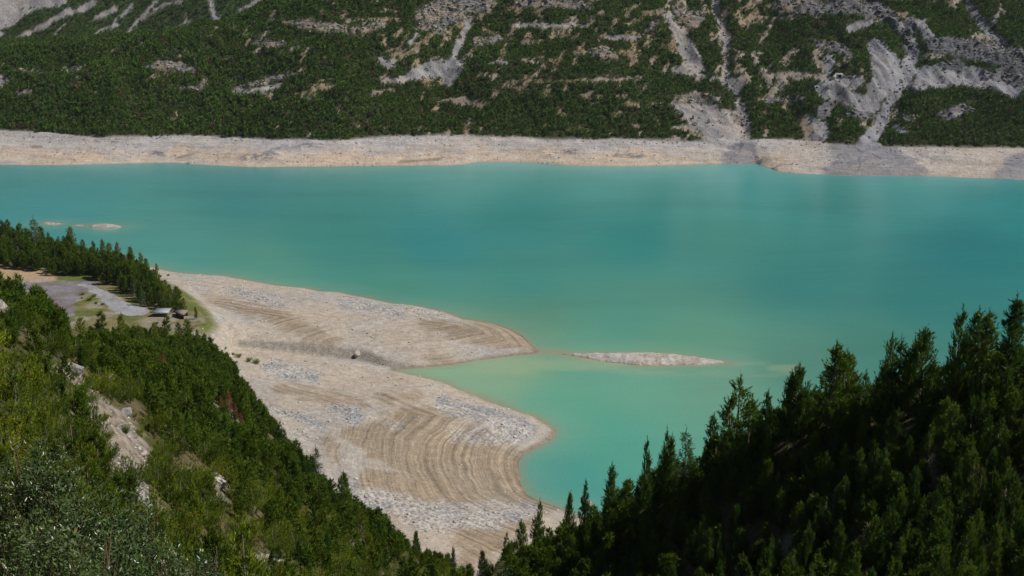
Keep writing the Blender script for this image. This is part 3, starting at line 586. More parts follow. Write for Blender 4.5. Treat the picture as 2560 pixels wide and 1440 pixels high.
def conifer(seed, H=5.0, rad=1.35, nb=60, ns=9, n=11, bl=.17, bw=.034, sl=.32, colr=GREEN_LIT, prof=.8, up=.9, skirt=.04, kind='pine', bare=0.0, tops=1, brown=.02):
    g = rs(seed); wood = [tube([(0, 0, -.6), (.02 * H * g.randn() * .3, .02 * H * g.randn() * .3, H * .5), (0, 0, H * .97)], .0135 * H, .004 * H)]
    Pp, Aa, Ll, Tt = [], [], [], []
    stems = [(0, 0, 1.0)] + [((g.rand() - .5) * rad * 1.1, (g.rand() - .5) * rad * 1.1, .68 + .22 * g.rand()) for _ in range(tops - 1)]
    for si, (sx, sy, hh) in enumerate(stems):
        hs = H * hh; nbb = int(nb / len(stems) * (1.3 if si == 0 else .9)); lob = g.rand(8)
        if si: wood.append(tube([(0, 0, .1 * H), (sx * .8, sy * .8, .35 * hs), (sx, sy, hs * .96)], .014 * H, .004 * H, 4))
        for b in range(nbb):
            t = skirt + (1 - skirt) * ((b + g.rand()) / nbb) ** 1.05; th = g.rand() * 6.283
            if kind == 'dome': pr = math.sqrt(max(1 - t * t, 0.02))
            else: pr = (1 - t) ** prof * min(1, .45 + t * 3.2) + .05
            Lb = rad * pr * (.62 + .55 * lob[int(th / .786) % 8]) * (.75 + .4 * g.rand()) * (1 if len(stems) == 1 else .8)
            zb = hs * t * (.92 if kind != 'dome' else .25); rise = .25 + .5 * t if kind != 'dome' else 1.2 * (t + .15) * H / max(rad, .1) * .62
            if kind == 'larch': rise = -.05 + .3 * t
            dr = np.array([math.cos(th), math.sin(th), 0]); q = np.linspace(0, 1, 4)[:, None]
            pth = np.array([sx * min(1, zb / hs * 2.2), sy * min(1, zb / hs * 2.2), zb]) + dr * Lb * q + np.array([0, 0, 1]) * Lb * (rise * q + .25 * q * q)
            wood.append(tube(pth, .0034 * H * (1.2 - t), .0011 * H, 3))
            if g.rand() < bare * (1 - t): continue
            k = max(2, int(ns * (.35 + Lb / rad)))
            s = .12 + .88 * g.rand(k) ** .75; s[0] = 1
            pos = np.array([pth[0]]) + dr * (Lb * s)[:, None] + np.array([0, 0, 1]) * (Lb * (rise * s + .25 * s * s))[:, None]
            pos += g.normal(size=(k, 3)) * Lb * .11 * (1.1 - s)[:, None] + g.normal(size=(k, 3)) * .05 * rad
            if kind == 'larch': a = unit(dr * .9 + g.normal(size=(k, 3)) * .55 + np.array([0, 0, .1]))
            else: a = unit(dr * .55 + g.normal(size=(k, 3)) * .35 + np.array([0, 0, up]))
            Pp.append(pos); Aa.append(a); Ll.append(sl * (.6 + .7 * g.rand(k)) * (.75 + .25 * (1 - t))); Tt.append(np.full(k, t))
        Pp.append(np.array([[sx, sy, hs * q] for q in (.86, .9, .94, .97)])); Aa.append(unit(g.normal(size=(4, 3)) * .12 + np.array([0, 0, 1]))); Ll.append(np.full(4, sl)); Tt.append(np.ones(4))
    Pp, Aa, Ll = np.concatenate(Pp), np.concatenate(Aa), np.concatenate(Ll)
    V, T = blades(Pp, Aa, Ll, n, bl, bw, g)
    m = len(Pp); c = colr[None] * (.72 + .6 * g.rand(m))[:, None]; yl = g.rand(m); c = np.where((yl < .25)[:, None], c * np.array([1.3, 1.12, .8]), c)
    br = g.rand(m) < brown; c = np.where(br[:, None], np.array([.20, .095, .025]), c); c = np.repeat(c, n * 3, 0)
    Wv, Wf = join(wood); return V, T, c, Wv, Wf
def rand_rot(n, g): return g.rand(n) * 6.283
# far tree template: a little cone of random leaf clumps
def blob_tree(seed, nf=34, H=1.0, rad=.34, dome=False):
    g = rs(seed); t = g.rand(nf) ** .8; th = g.rand(nf) * 6.283
    pr = np.sqrt(1 - .9 * t * t) if dome else (1 - t) ** .75 + .06
    r = rad * pr * (.5 + .55 * g.rand(nf)); p = np.stack([r * np.cos(th), r * np.sin(th), t * H], -1)
    a = unit(np.stack([np.cos(th) * .5, np.sin(th) * .5, .8 + 0 * t], -1) + g.normal(size=(nf, 3)) * .35)
    s = unit(np.cross(a, g.normal(size=(nf, 3)))); L = .30 * (.7 + .6 * g.rand(nf)) * (1.1 - .5 * t); w = .25 * (.7 + .6 * g.rand(nf)) * (1.15 - .6 * t)
    V = np.stack([p - s * w[:, None] * .5 - a * L[:, None] * .3, p + s * w[:, None] * .5 - a * L[:, None] * .3, p + a * L[:, None] * .8], 1).reshape(-1, 3)
    return V, np.arange(len(V)).reshape(-1, 3), np.repeat(.8 + .4 * g.rand(nf), 3)
def scatter(name, temps, X, Y, Z, S, tint, mat, seed=1, flat=None):
    """many small trees (too many to count) in ONE mesh"""
    g = rs(seed); which = g.randint(len(temps), size=len(X)); VV, TT, CC = [], [], []; off = 0
    for k, tp in enumerate(temps):
        V, T, c = tp; i = np.nonzero(which == k)[0]
        if not len(i): continue
        th = rand_rot(len(i), g); cs, sn = np.cos(th)[:, None], np.sin(th)[:, None]
        vx = (V[None, :, 0] * cs - V[None, :, 1] * sn) * S[i, None] * (flat[i, None] if flat is not None else 1); vy = (V[None, :, 0] * sn + V[None, :, 1] * cs) * S[i, None] * (flat[i, None] if flat is not None else 1)
        vz = V[None, :, 2] * S[i, None]
        VV.append(np.stack([vx + X[i, None], vy + Y[i, None], vz + Z[i, None]], -1).reshape(-1, 3))
        cc = (c[None, :, None] if c.ndim == 1 else c[None]) * tint[i][:, None, :]; CC.append(np.broadcast_to(cc, (len(i), len(V), 3)).reshape(-1, 3))
        TT.append((T[None] + (np.arange(len(i)) * len(V))[:, None, None] + off).reshape(-1, T.shape[1])); off += len(i) * len(V)
    me = newmesh(name, np.concatenate(VV), np.concatenate(TT).astype(np.int32), np.concatenate(CC), False, [mat])
    return put(name, me)

# ------------------------------------------------------------------ forest across the lake
g = rs(5)
def far_forest(name, x0, x1, y0, y1, st, zf, lab, rear=False):
    xs = np.arange(x0, x1, st); ys = np.arange(y0, y1, st * .85); X, Y = np.meshgrid(xs, ys)
    X = (X + (g.rand(*X.shape) - .5) * st * 1.1).ravel(); Y = (Y + (g.rand(*Y.shape) - .5) * st * 1.1).ravel()
    Z = zf(X, Y); U, V = proj(X, Y, Z); k = (U > -450) & (U < 3000) & (V > -70) & (V < 400); X, Y, Z, U, V = X[k], Y[k], Z[k], U[k], V[k]
    if rear:
        k = Y > 1333; X, Y, Z, U, V = X[k], Y[k], Z[k], U[k], V[k]
        SU = U + (fbm(X / 12, Z / 12, 4, 171) - .5) * 34; SV = V + (fbm(X / 12, Z / 12, 4, 181) - .5) * 12
        ST = [[(60, -5, 42), (0, 40, 34)], [(150, 0, 14), (60, 10, 20)], [(180, 28, 9), (110, 62, 8), (40, 100, 6), (-10, 132, 5)], [(165, 60, 4), (122, 104, 3)], [(330, 15, 5), (290, 55, 4), (262, 78, 3)], [(285, 22, 10), (245, 42, 7)], [(390, 5, 8), (345, 55, 5), (312, 88, 3)], [(300, 58, 5), (220, 92, 3), (172, 117, 3)],
          [(440, 0, 5), (385, 30, 4)], [(520, -10, 9), (532, 20, 9), (550, 50, 7)], [(600, 30, 4), (690, -14, 12)], [(480, 55, 4), (410, 82, 2)], [(240, 5, 8), (200, 25, 6)], [(100, 95, 4)], [(0, 85, 7)], [(455, 35, 3), (470, 60, 3)]]
        sb = caps(SU, SV, ST); p = np.where(sb > 1, .02, .97); S = 2.0 + 1.6 * g.rand(len(X))
    else:
        cl, sc, tn, gen = bare_m(X, Y, Z, U, V)
        p = np.full(len(X), .985); p = np.where(gen > 0, .34, p); p = np.where((gen <= 0) & (gen > -9), .8, p); p = np.where(tn > 0, .16, p); p = np.where(cl > 0, .13, p); p = np.where(sc > 0, .035, p)
        ye = yedge(X) + (fbm(X / 30, Y / 12, 3, 131) - .5) * 3; p = np.where(Y < ye + 1.5 + 3 * (fbm(X / 9, Y / 9, 3, 5) - .5) * 2, 0, p)
        
        op = sstep(0, 14, -np.maximum(np.maximum(gen, sc), np.maximum(cl, tn)))          # taller inside the wood, low at its edges
        S = (1.9 + 3.4 * g.rand(len(X)) ** 1.8 * (.45 + .55 * op)) * (1 + .12 * sstep(1500, 800, U))
    k = g.rand(len(X)) < p; X, Y, Z, U, S = X[k], Y[k], Z[k], U[k], S[k]
    n = len(X); gr = np.array([.085, .14, .024]) if not rear else np.array([.075, .125, .035]); tint = gr[None] * (.78 + .42 * g.rand(n))[:, None]
    pz = fbm(X / 30, Z / 20, 3, 301); tint *= (1 + (pz - .5) * .5)[:, None]
    r = g.rand(n); pr = .035 * sstep(.45, .65, fbm(X / 35, Z / 18, 3, 311)) + .004
    tint = np.where((r < pr)[:, None], np.array([.16, .085, .05]) * (.7 + .5 * g.rand(n))[:, None], tint)
    tint = np.where(((r > .97) & (U < 1000))[:, None], np.array([.095, .08, .06]), tint)
    temps = [blob_tree(i, 34, 1, .36) for i in range(5)] + [blob_tree(20 + i, 34, .8, .5, True) for i in range(3)]
    if rear: temps = temps[5:]
    o = scatter(name, temps, X, Y, Z - .15, S, tint, M_FOREST, 3); o["kind"] = "stuff"; o["label"] = lab; print(name, n)
far_forest("far_forest", -520, 540, 912, 1330, 2.25, fzi, "dense dark pine forest covering the far mountainside")
far_forest("rear_scrub", -760, -150, 1334, 1560, 2.5, lambda x, y: gi(x, y, mx_, my_, QZ), "carpet of dwarf pine between screes on the rear mountain", True)

# ------------------------------------------------------------------ rocks
def rockmesh(name, seed, sx, sy, sz, mat, cuts=14, rough=.10, sub=3, strata=0):
    import bmesh
    g = rs(seed); bm = bmesh.new(); bmesh.ops.create_icosphere(bm, subdivisions=sub, radius=1)
    pl = [(unit(g.normal(size=3)), .55 + .35 * g.rand()) for _ in range(cuts)]
    for v in bm.verts:
        p = np.array(v.co)
        for nrm, d in pl:
            k = p @ nrm
            if k > d: p = p - nrm * (k - d)
        q = p * 2.2
        p = p * (1 + rough * (fbm(np.array([q[0] + q[2] * 1.7]), np.array([q[1] - q[2] * .9]), 3, seed)[0] - .5) * 2)
        if strata: p = p * (1 + strata * (ridged(np.array([p[2] * 3.5 + p[0] * 2.5]), np.array([p[0] * .6 + p[1]]), 3, seed)[0] - .5))
        v.co = Vector((p[0] * sx, p[1] * sy, p[2] * sz))
    me = bpy.data.meshes.new(name); bm.to_mesh(me); bm.free(); me.materials.append(mat); return me
def rock(name, px, w, h, dep, label, cat, mat, seed, sink=.3, rz=0.0, sub=3, fn=None, y1=700, **kw):
    p = hit(px[0], px[1], 15, y1, fn) if not isinstance(px, np.ndarray) else px
    o = put(name, rockmesh(name, seed, w / 2, dep / 2, h / 2, mat, sub=sub, **kw), None, (p[0], p[1], p[2] + h * (.5 - sink)))
    o.rotation_euler = (0, 0, rz); tag(o, label, cat); return o
rock("boulder", (893, 892), 2.9, 3.3, 2.4, "large pale boulder alone above the stream bank on the spit", "boulder", M_ROCKP, 3, .12, .4, cuts=7)
rock("boulder", (531, 850), 3.2, 2.6, 2.4, "white wedge shaped boulder below the wooden stairs at the forest edge", "boulder", M_ROCKP, 8, .15, .9, cuts=6)
rock("boulder", (8, 806), 1.0, 1.6, .9, "pale upright boulder among pines at the left edge of the photo", "boulder", M_ROCKP, 9, -.1, .2, cuts=8)
rock("boulder", (318, 1042), .95, .9, .8, "grey boulder on the upper right rim of the gravel chute", "boulder", M_ROCKG, 10, .2, .2, cuts=8)
rock("boulder", (360, 1141), .6, .45, .5, "small pale angular stone on the right side of the gravel chute", "boulder", M_ROCKP, 11, .2, .2, cuts=8)
rock("boulder", (349, 1128), .35, .3, .3, "smallest pale stone just above another on the gravel chute", "boulder", M_ROCKP, 14, .2, .2, cuts=8)
rock("rock_outcrop", (185, 935), 2.6, 1.3, 1.2, "slanting grey rock slab among low pines above the gravel chute", "rock outcrop", M_ROCKG, 12, .3, -.5, cuts=9, strata=.2)
rock("rock_outcrop", (548, 1218), 1.3, 1.5, 1.2, "jagged pale rock with a dark hollow amid the left slope pines", "rock outcrop", M_ROCKP, 13, .35, .3, cuts=12, strata=.3)
rock("rock_outcrop", (680, 1408), 2.6, 1.0, 1.4, "flat pale rock near the bottom of the left slope", "rock outcrop", M_ROCKP, 15, .35, .3, cuts=10, strata=.2)
rock("rock_outcrop", (283, 960), 1.4, 1.3, 1.2, "small tan rock beside the dead grey branches on the left slope", "rock outcrop", M_ROCKP, 16, .35, 1.3, cuts=10, strata=.2)
rock("crag", (1468, 1282), 3.2, 6.6, 3.6, "ragged grey crag standing on the right ridge against the water", "crag", M_ROCKG, 21, .30, .3, 5, cuts=18, rough=.22, strata=.45)
rock("crag", (1335, 1408), 5.6, 2.6, 2.6, "low dark rock ledge below the ragged crag, at the foot of the right ridge", "crag", M_ROCKG, 22, .30, .5, 4, cuts=16, rough=.2, strata=.4)
bpy.data.objects["crag"].rotation_euler = (0.1, .38, .3)
# loose stones strewn over the bared lake bed
g = rs(77); bx, by = W([560], [900])[0][:2], None
X = -190 + 300 * g.rand(90000); Y = 280 + 350 * g.rand(90000); D = polydist(X, Y, POLY); Z = zi(X, Y); U, V = proj(X, Y, Z)
fl_ = zi(X, Y, GF); gmv = zi(X, Y, gm); mmv = zi(X, Y, mm)
k = (D > 1.0) & (fl_ < -.5) & (zi(X, Y, GB) < .3) & (g.rand(len(X)) < (.05 + .5 * gmv + .10 * fbm(X / 9, Y / 9, 3, 8)) * (1 - .85 * mmv)) & (U > 300) & (U < 1500)
X, Y, Z = X[k], Y[k], Z[k]; S = .16 + .75 * g.rand(len(X)) ** 6
X2 = -45 + 60 * g.rand(60000); Y2 = 45 + 90 * g.rand(60000); Z2 = zi(X2, Y2); U2, V2 = proj(X2, Y2, Z2)
k = (caps(U2, V2, CHUTE) > -3) & (V2 > 900) & (zi(X2, Y2, GF) > 0) & (g.rand(len(X2)) < .5); X = np.append(X, X2[k]); Y = np.append(Y, Y2[k]); Z = np.append(Z, Z2[k]); S = np.append(S, .03 + .16 * g.rand(k.sum()) ** 3)
X2 = -480 + 900 * g.rand(26000); Y2 = 900 + 110 * g.rand(26000); Z2 = fzi(X2, Y2); dd_ = Y2 - yshore(X2); fr = dd_ / (yedge(X2) - yshore(X2)); U2, V2 = proj(X2, Y2, Z2)
k = (dd_ > 1) & (fr < 1.02) & (g.rand(len(X2)) < .03 + .5 * sstep(.5, .68, fbm(X2 / 12, Y2 / 5, 4, 404)) + .3 * sstep(.75, 1, fr)) & (U2 > -40) & (U2 < 2600)
X = np.append(X, X2[k]); Y = np.append(Y, Y2[k]); Z = np.append(Z, Z2[k]); S = np.append(S, .25 + .9 * g.rand(k.sum()) ** 4)
X2 = -480 + 900 * g.rand(90000); Y2 = 950 + 300 * g.rand(90000); Z2 = fzi(X2, Y2); U2, V2 = proj(X2, Y2, Z2); cl_, sc_, tn2, ge_ = bare_m(X2, Y2, Z2, U2, V2)
gl_ = caps(U2, V2, [[(a, b, 9) for a, b in gg_[0]] for gg_ in GULLY[:3]])
k = (Y2 > yedge(X2)) & (U2 > -40) & (U2 < 2600) & (V2 > -30) & (((cl_ > 0) & (g.rand(len(X2)) < .28)) | ((gl_ > 0) & (g.rand(len(X2)) < .8)) | ((sc_ > 0) & (g.rand(len(X2)) < .10)))
X = np.append(X, X2[k]); Y = np.append(Y, Y2[k]); Z = np.append(Z, Z2[k]); S = np.append(S, np.where(cl_[k] > 0, .6 + 1.6 * g.rand(k.sum()) ** 2, .35 + 1.2 * g.rand(k.sum()) ** 3))
def pebble(seed):
    g = rs(seed); V = unit(np.array([(1, 0, 0), (-1, 0, 0), (0, 1, 0), (0, -1, 0), (0, 0, 1), (0, 0, -.6), (.8, .7, .2), (-.7, .8, .3)])) * (.7 + .5 * g.rand(8))[:, None]; V[:, 2] *= .6
    T = np.array([(0, 6, 4), (6, 2, 4), (2, 7, 4), (7, 1, 4), (1, 3, 4), (3, 0, 4), (0, 5, 6), (6, 5, 2), (2, 5, 7), (7, 5, 1), (1, 5, 3), (3, 5, 0)]); return V, T, np.ones(8)
tn_ = np.array([.40, .375, .34])[None] * (.6 + .6 * g.rand(len(X)))[:, None]; tn_ = np.where((g.rand(len(X)) < .12)[:, None], np.array([.44, .36, .24]), tn_)
tn_ = np.where(((Y > 945) & (X > 190))[:, None], tn_ * np.array([.62, .64, .70]), tn_); far_ = (Y > 900)[:, None]; tn_ = np.where(far_, tn_ * np.array([.66, .66, .68]), tn_); M_STONE = NT("loose_stone", .9, .2); M_STONE = M_STONE.out(M_STONE.attr("Col"))
o = scatter("scattered_stones", [pebble(i) for i in range(6)], X, Y, Z, S, tn_, M_STONE, 9); o["kind"] = "stuff"; o["label"] = "loose stones and slabs strewn over the bared lake bed"; print("stones", len(X))

# ------------------------------------------------------------------ trees near the camera
TREES = {}
def template(key, **kw):
    V, T, c, Wv, Wf = conifer(**kw)
    TREES[key] = (newmesh("crown", V, T, c, False, [M_PINE]), newmesh("trunk", Wv, Wf, None, True, [kw.get("wm") or M_BARK]), kw.get("H", 5.0), (V, T, c))
def tmpl(key, wm=None, **kw):
    V, T, c, Wv, Wf = conifer(**kw)
    TREES[key] = (newmesh("crown", V, T, c, False, [M_PINE]), newmesh("trunk", Wv, Wf, None, True, [wm or M_BARK]), kw["H"], (V, T, c))
for i in range(7): tmpl("pine%d" % i, seed=100 + i, H=5.0, rad=1.0 + .14 * (i % 4), nb=96 + 8 * (i % 3), ns=10, n=17, bw=.036, bl=.15, sl=.46, up=1.35, colr=GREEN_SHADED, tops=1 + (i % 3), bare=.25 if i % 2 else .1, prof=.82 + .08 * (i % 3), brown=.012 + .02 * (i % 3 == 0))
for i in range(6): tmpl("young%d" % i, seed=120 + i, H=3.4, rad=.78 + .1 * (i % 3), nb=62, ns=8, n=15, bw=.034, bl=.14, sl=.40, up=1.3, prof=.62, tops=1 + i % 3, bare=.12, brown=.015 + .03 * (i % 3 == 1))
for i in range(3): tmpl("spruce%d" % i, seed=140 + i, H=7.0, rad=1.45, nb=120, ns=10, n=14, colr=GREEN_SHADED, tops=1, prof=.85, sl=.3, bl=.19, bw=.04, brown=.004)
for i in range(5): tmpl("bush%d" % i, seed=160 + i, H=2.3, rad=1.5, nb=60, ns=8, n=16, kind='dome', sl=.36, bl=.13, bw=.03, up=1.3, skirt=.02, bare=.12, brown=.02 + .02 * (i % 2))
for i in range(3): tmpl("mid%d" % i, seed=180 + i, H=8.0, rad=1.7 + .2 * i, nb=70, ns=7, n=8, sl=.55, bl=.38, bw=.10, prof=.62, brown=.0)
for i in range(2): tmpl("larch%d" % i, seed=190 + i, H=8.0, rad=2.0, nb=90, ns=9, n=7, sl=.5, bl=.26, bw=.05, prof=.9, kind='larch', colr=LARCHC, brown=0)
tmpl("rust0", seed=201, H=8.0, rad=1.6, nb=70, ns=7, n=7, sl=.5, bl=.3, bw=.06, prof=.8, colr=RUST, brown=0)
tmpl("rust1", seed=202, H=8.0, rad=1.7, nb=80, ns=7, n=8, sl=.5, bl=.32, bw=.08, prof=.8, colr=np.array([.21, .10, .07]), brown=0)
tmpl("snag0", seed=203, wm=M_DEAD, H=8.0, rad=2.0, nb=110, ns=2, n=2, sl=.4, bl=.2, bw=.03, prof=.8, colr=DEADC, brown=0, bare=.8)
COUNT = {}
def short(l):
    while len(l.split()) > 16 and ' the ' in l: l = l.replace(' the ', ' ', 1)
    return l
def tree(key, x, y, h, label, cat="pine tree", name="pine_tree", group=None, wid=1.0, rz=None, z=None):
    crown, trunk, H, _ = TREES[key]; s = h / H; z = float(zi(x, y)) if z is None else z
    e = bpy.data.objects.new(name, None); col.objects.link(e); e.location = (float(x), float(y), z - .05 * s)
    e.rotation_euler = (0, 0, random.random() * 6.28 if rz is None else rz); e.scale = (s * wid, s * wid, s); e.empty_display_size = .3
    tag(e, short(label), cat, group); put("crown", crown, e); put("trunk", trunk, e); return e
random.seed(4)
taken = []; KEEP = []
def hero(key, tip, Y, label, cat="pine tree", name="pine_tree", wid=1.0, group=None):
    u, v = tip; p = P(u, v, Y); z0 = float(zi(p[0], p[1])); h = p[2] - z0
    if h < .8: print("HERO low", tip, Y, round(float(h), 2)); h = 1.5
    if h > 14: print("HERO tall", tip, Y, round(float(h), 2))
    taken.append((p[0], p[1], h)); KEEP.append((u, v, v + h * F / Y, Y, h * F / Y * .24 * wid)); return tree(key, p[0], p[1], h, label, cat, name, group, wid)
# right ridge skyline
hero("spruce0", (2545, 733), 98, "tallest dark pine on the right ridge skyline, cut by the right edge", wid=1.1)
hero("spruce1", (2475, 770), 101, "dark skyline pine, right one of a close pair beside the tallest")
hero("spruce2", (2449, 766), 103, "dark skyline pine, left one of the close pair beside the tallest", wid=.9)
hero("pine1", (2407, 772), 102, "thin open skyline pine with grey twigs showing, left of the close pair", wid=.75)
hero("pine3", (2316, 822), 105, "skyline pine with a knobbly leader near the middle of the right ridge")
hero("pine4", (2290, 850), 107, "short skyline pine just left of the knobbly one")
hero("pine5", (2255, 848), 108, "rounded skyline pine top between the knobbly and the slim pine")
hero("pine2", (2232, 836), 107, "slim skyline pine with a narrow pointed leader on the right ridge", wid=.9)
hero("pine5", (2166, 928), 110, "low bushy pine in the skyline dip on the right ridge")
hero("spruce1", (2093, 849), 110, "dense cone shaped skyline pine standing apart on the right ridge", wid=1.05)
hero("pine3", (2119, 876), 111, "smaller pine leaning on the dense cone shaped skyline pine", wid=.9)
hero("pine6", (1998, 915), 113, "pale tipped skyline pine with two tops on the right ridge", wid=.9)
hero("pine0", (1983, 932), 114, "low left twin of the pale tipped skyline pine", wid=.9)
hero("pine4", (1920, 977), 116, "round topped small pine between two taller skyline pines")
hero("pine2", (1852, 942), 117, "broad open crowned pine leaning left on the ridge shoulder", wid=1.25)
hero("pine4", (1785, 1036), 121, "dark low pine at the foot of the broad leaning pine")
hero("larch0", (1716, 1066), 124, "light green young larch on the right ridge edge", "larch", "larch_tree", wid=.8)
hero("pine5", (1668, 1072), 127, "slender small pine, left of the light green young larch", wid=.55)
hero("pine0", (1680, 1088), 126, "short companion of the slender small pine", wid=.6)
hero("pine1", (1618, 1097), 131, "tiny narrow pine standing alone against the bay water", wid=.5)
hero("pine4", (1530, 1160), 137, "bright tufted pine just right of the ragged crag")
hero("pine4", (1465, 1200), 143, "small pine growing behind the top of the ragged crag", wid=.6)
hero("pine0", (1426, 1230), 148, "slim pine left of the ragged crag", wid=.6)
hero("pine5", (1350, 1250), 152, "pine standing against the lake bed left of the ragged crag", wid=.7)
hero("pine6", (1304, 1300), 158, "small dark pine on the descending end of the right ridge", wid=.7)
hero("pine2", (1268, 1330), 163, "dark pine near the meeting of the two slopes", wid=.7)
hero("pine3", (1205, 1375), 168, "small pine in the notch where the two slopes meet", wid=.7)
hero("pine1", (1133, 1366), 172, "slim dark pine alone left of the notch", wid=.6)
hero("pine0", (1040, 1325), 180, "small pine on the lower edge of the left slope against lake bed", wid=.7)
hero("pine6", (858, 1180), 195, "sparse brownish pine with upright tips on the left slope edge", wid=.8)
hero("larch1", (788, 1112), 205, "light green larch on the left slope edge beside the lake bed", "larch", "larch_tree", wid=.8)
hero("pine2", (700, 1052), 245, "dark pine on the left slope edge above the light green larch", wid=.9)
for q_, (bp_, h_, lab_) in enumerate([((574, 1030), 4.6, "rust red dead pine on the edge of the distant slope, upper one"), ((604, 1078), 3.4, "rust red dead pine on the left slope edge, lower and nearer one"), ((411, 932), 3.6, "small orange dying pine on the slope below the round pines"), ((590, 1052), 3.4, "brownish dying pine between the two rust red ones"), ((555, 1040), 3.6, "paler brown pine left of the rust red ones")]):
    p_ = hit(bp_[0], bp_[1], 60, 420); taken.append((p_[0], p_[1], h_)); KEEP.append((bp_[0], bp_[1] - h_ * F / p_[1], bp_[1], p_[1], h_ * F / p_[1] * .2))
    tree("rust%d" % (q_ % 2), p_[0], p_[1], h_, lab_, "dead tree", "dead_tree", "rust brown pines", .85)
# pines in front of the lot
hero("mid0", (250, 777), 395, "full rounded pine in front of the gravel lot, left of the pair")
hero("mid1", (301, 783), 385, "dark pointed pine in front of the gravel lot, right of the pair", wid=.8)
hero("mid2", (200, 792), 380, "low pine at the near rim of the gravel lot", wid=.9)
hero("mid1", (384, 806), 385, "narrow dark pine left of the shelter, on the near slope", wid=.8)
hero("mid2", (345, 812), 380, "broad dark pine between the pointed pine and the shelter")
hero("mid0", (415, 786), 450, "round bushy pine directly below the picnic shelter", wid=1.1)
hero("mid1", (466, 797), 446, "round bushy pine directly below the wooden hut", wid=1.2)
hero("mid2", (444, 806), 444, "small pine between the two round ones below the hut", wid=.9)
hero("mid0", (488, 766), 468, "slim lone pine on bare ground right of the wooden hut", wid=.7)
hero("mid1", (492, 822), 450, "little dark pine beside the wooden stairs", wid=.9)
# wood behind the lot
LW = [("larch0", (81, 541), 572, 1.05, "tall light green larch rising above the left wood"), ("mid1", (173, 566), 585, 1.0, "dark cone topped pine rising above the left wood"),
  ("mid0", (17, 548), 592, .8, "pointed pine at the top left of the wood"), ("mid1", (3, 550), 578, .8, "pine at the left edge of the photo above the lot"), ("mid2", (48, 556), 588, .8, "pine just left of the tall larch"),
  ("rust0", (97, 572), 586, .7, "orange brown dying pine beside the tall larch"), ("mid0", (120, 580), 588, .8, "pine between the tall larch and the cone topped pine"),
  ("mid1", (145, 590), 584, .8, "small pine left of the cone topped pine"), ("mid2", (205, 598), 588, .8, "pine right of the cone topped pine"), ("mid0", (232, 602), 588, .8, "low topped pine in the middle of the left wood skyline"),
  ("mid1", (254, 598), 584, .7, "slim pine left of the reddish dead pine"), ("mid2", (272, 606), 582, .8, "dark pine touching the reddish dead pine"), ("rust1", (292, 604), 566, .85, "tall reddish dead pine on the left wood skyline"),
  ("mid0", (325, 616), 556, 1.0, "large dark pine right of the reddish dead pine"), ("rust0", (316, 634), 535, .6, "orange dead pine below the reddish one"), ("mid1", (350, 631), 568, .8, "dark pine near the right end of the wood skyline"),
  ("mid2", (364, 645), 566, .8, "last tall pine of the wood before the open lake bed"), ("snag0", (43, 612), 558, .8, "bare grey dead pine above the tan bank"), ("larch1", (136, 628), 545, .85, "bright green larch behind the grassy edge of the lot"),
  ("larch0", (300, 672), 512, .8, "bright green larch at the bend of the gravel track"), ("larch1", (332, 686), 500, .9, "second bright larch, nearer the shelter"), ("larch0", (352, 712), 487, .8, "light larch low beside the gravel track"),
  ("mid0", (446, 722), 482, 1.0, "tall dark pine right behind the wooden hut"), ("mid1", (408, 706), 486, .9, "dark pine behind the picnic shelter"), ("mid2", (424, 718), 484, .7, "slim pine between two dark ones behind the shelter"),
  ("mid1", (390, 658), 572, .6, "small lone pine on the rocky rise at the wood's end"), ("mid0", (358, 690), 506, .6, "slim pine in front of the rocky rise"), ("mid2", (458, 744), 477, .7, "outer pine right of the wooden hut group")]
for key, tip, Y, wd_, lab in LW:
    lc = key.startswith("larch"); dead = key.startswith("snag")
    hero(key, tip, Y, lab, "larch" if lc else ("dead tree" if dead else "pine tree"), "larch_tree" if lc else ("dead_tree" if dead else "pine_tree"), wd_)

# mass planting ------------------------------------------------------------
cand = []
def region_fill(x0, x1, y0, y1, sp, test):
    xs = np.arange(x0, x1, sp); ys = np.arange(y0, y1, sp); X, Y = np.meshgrid(xs, ys); g = rs(int(y0) + 7)
    X = (X + (g.rand(*X.shape) - .5) * sp * .95).ravel(); Y = (Y + (g.rand(*Y.shape) - .5) * sp * .95).ravel(); Z = zi(X, Y); U, V = proj(X, Y, Z)
    k = (U > -320) & (U < 3050) & (V < 1700) & ((Y > 62) | (U < 820)) & ((Y > 55) | (U < 640)) & (zi(X, Y, GF) > -.8) & test(X, Y, Z, U, V)
    for q in np.nonzero(k)[0]: cand.append((X[q], Y[q], Z[q], U[q], V[q]))
def nochute(X, Y, Z, U, V): return (caps(U + (fbm(X / 2.5, Y / 2.5, 3, 5) - .5) * 40, V, CHUTE) < -2) | (V < 880)
for a, b, sp in ((60, 175, 1.8),):
    region_fill(0, 110, a, b, sp, lambda X, Y, Z, U, V: (U > 1150) & (V > 780))
for a, b, sp in ((18, 60, 1.75), (60, 120, 2.0), (120, 200, 2.75), (200, 300, 3.4), (300, 480, 3.8)):
    region_fill(-230, 110, a, b, sp, lambda X, Y, Z, U, V: nochute(X, Y, Z, U, V) & (V > 780) & ((U <= 1150) | (Y > 175)) & ((U > 480) | (Y > 26)))
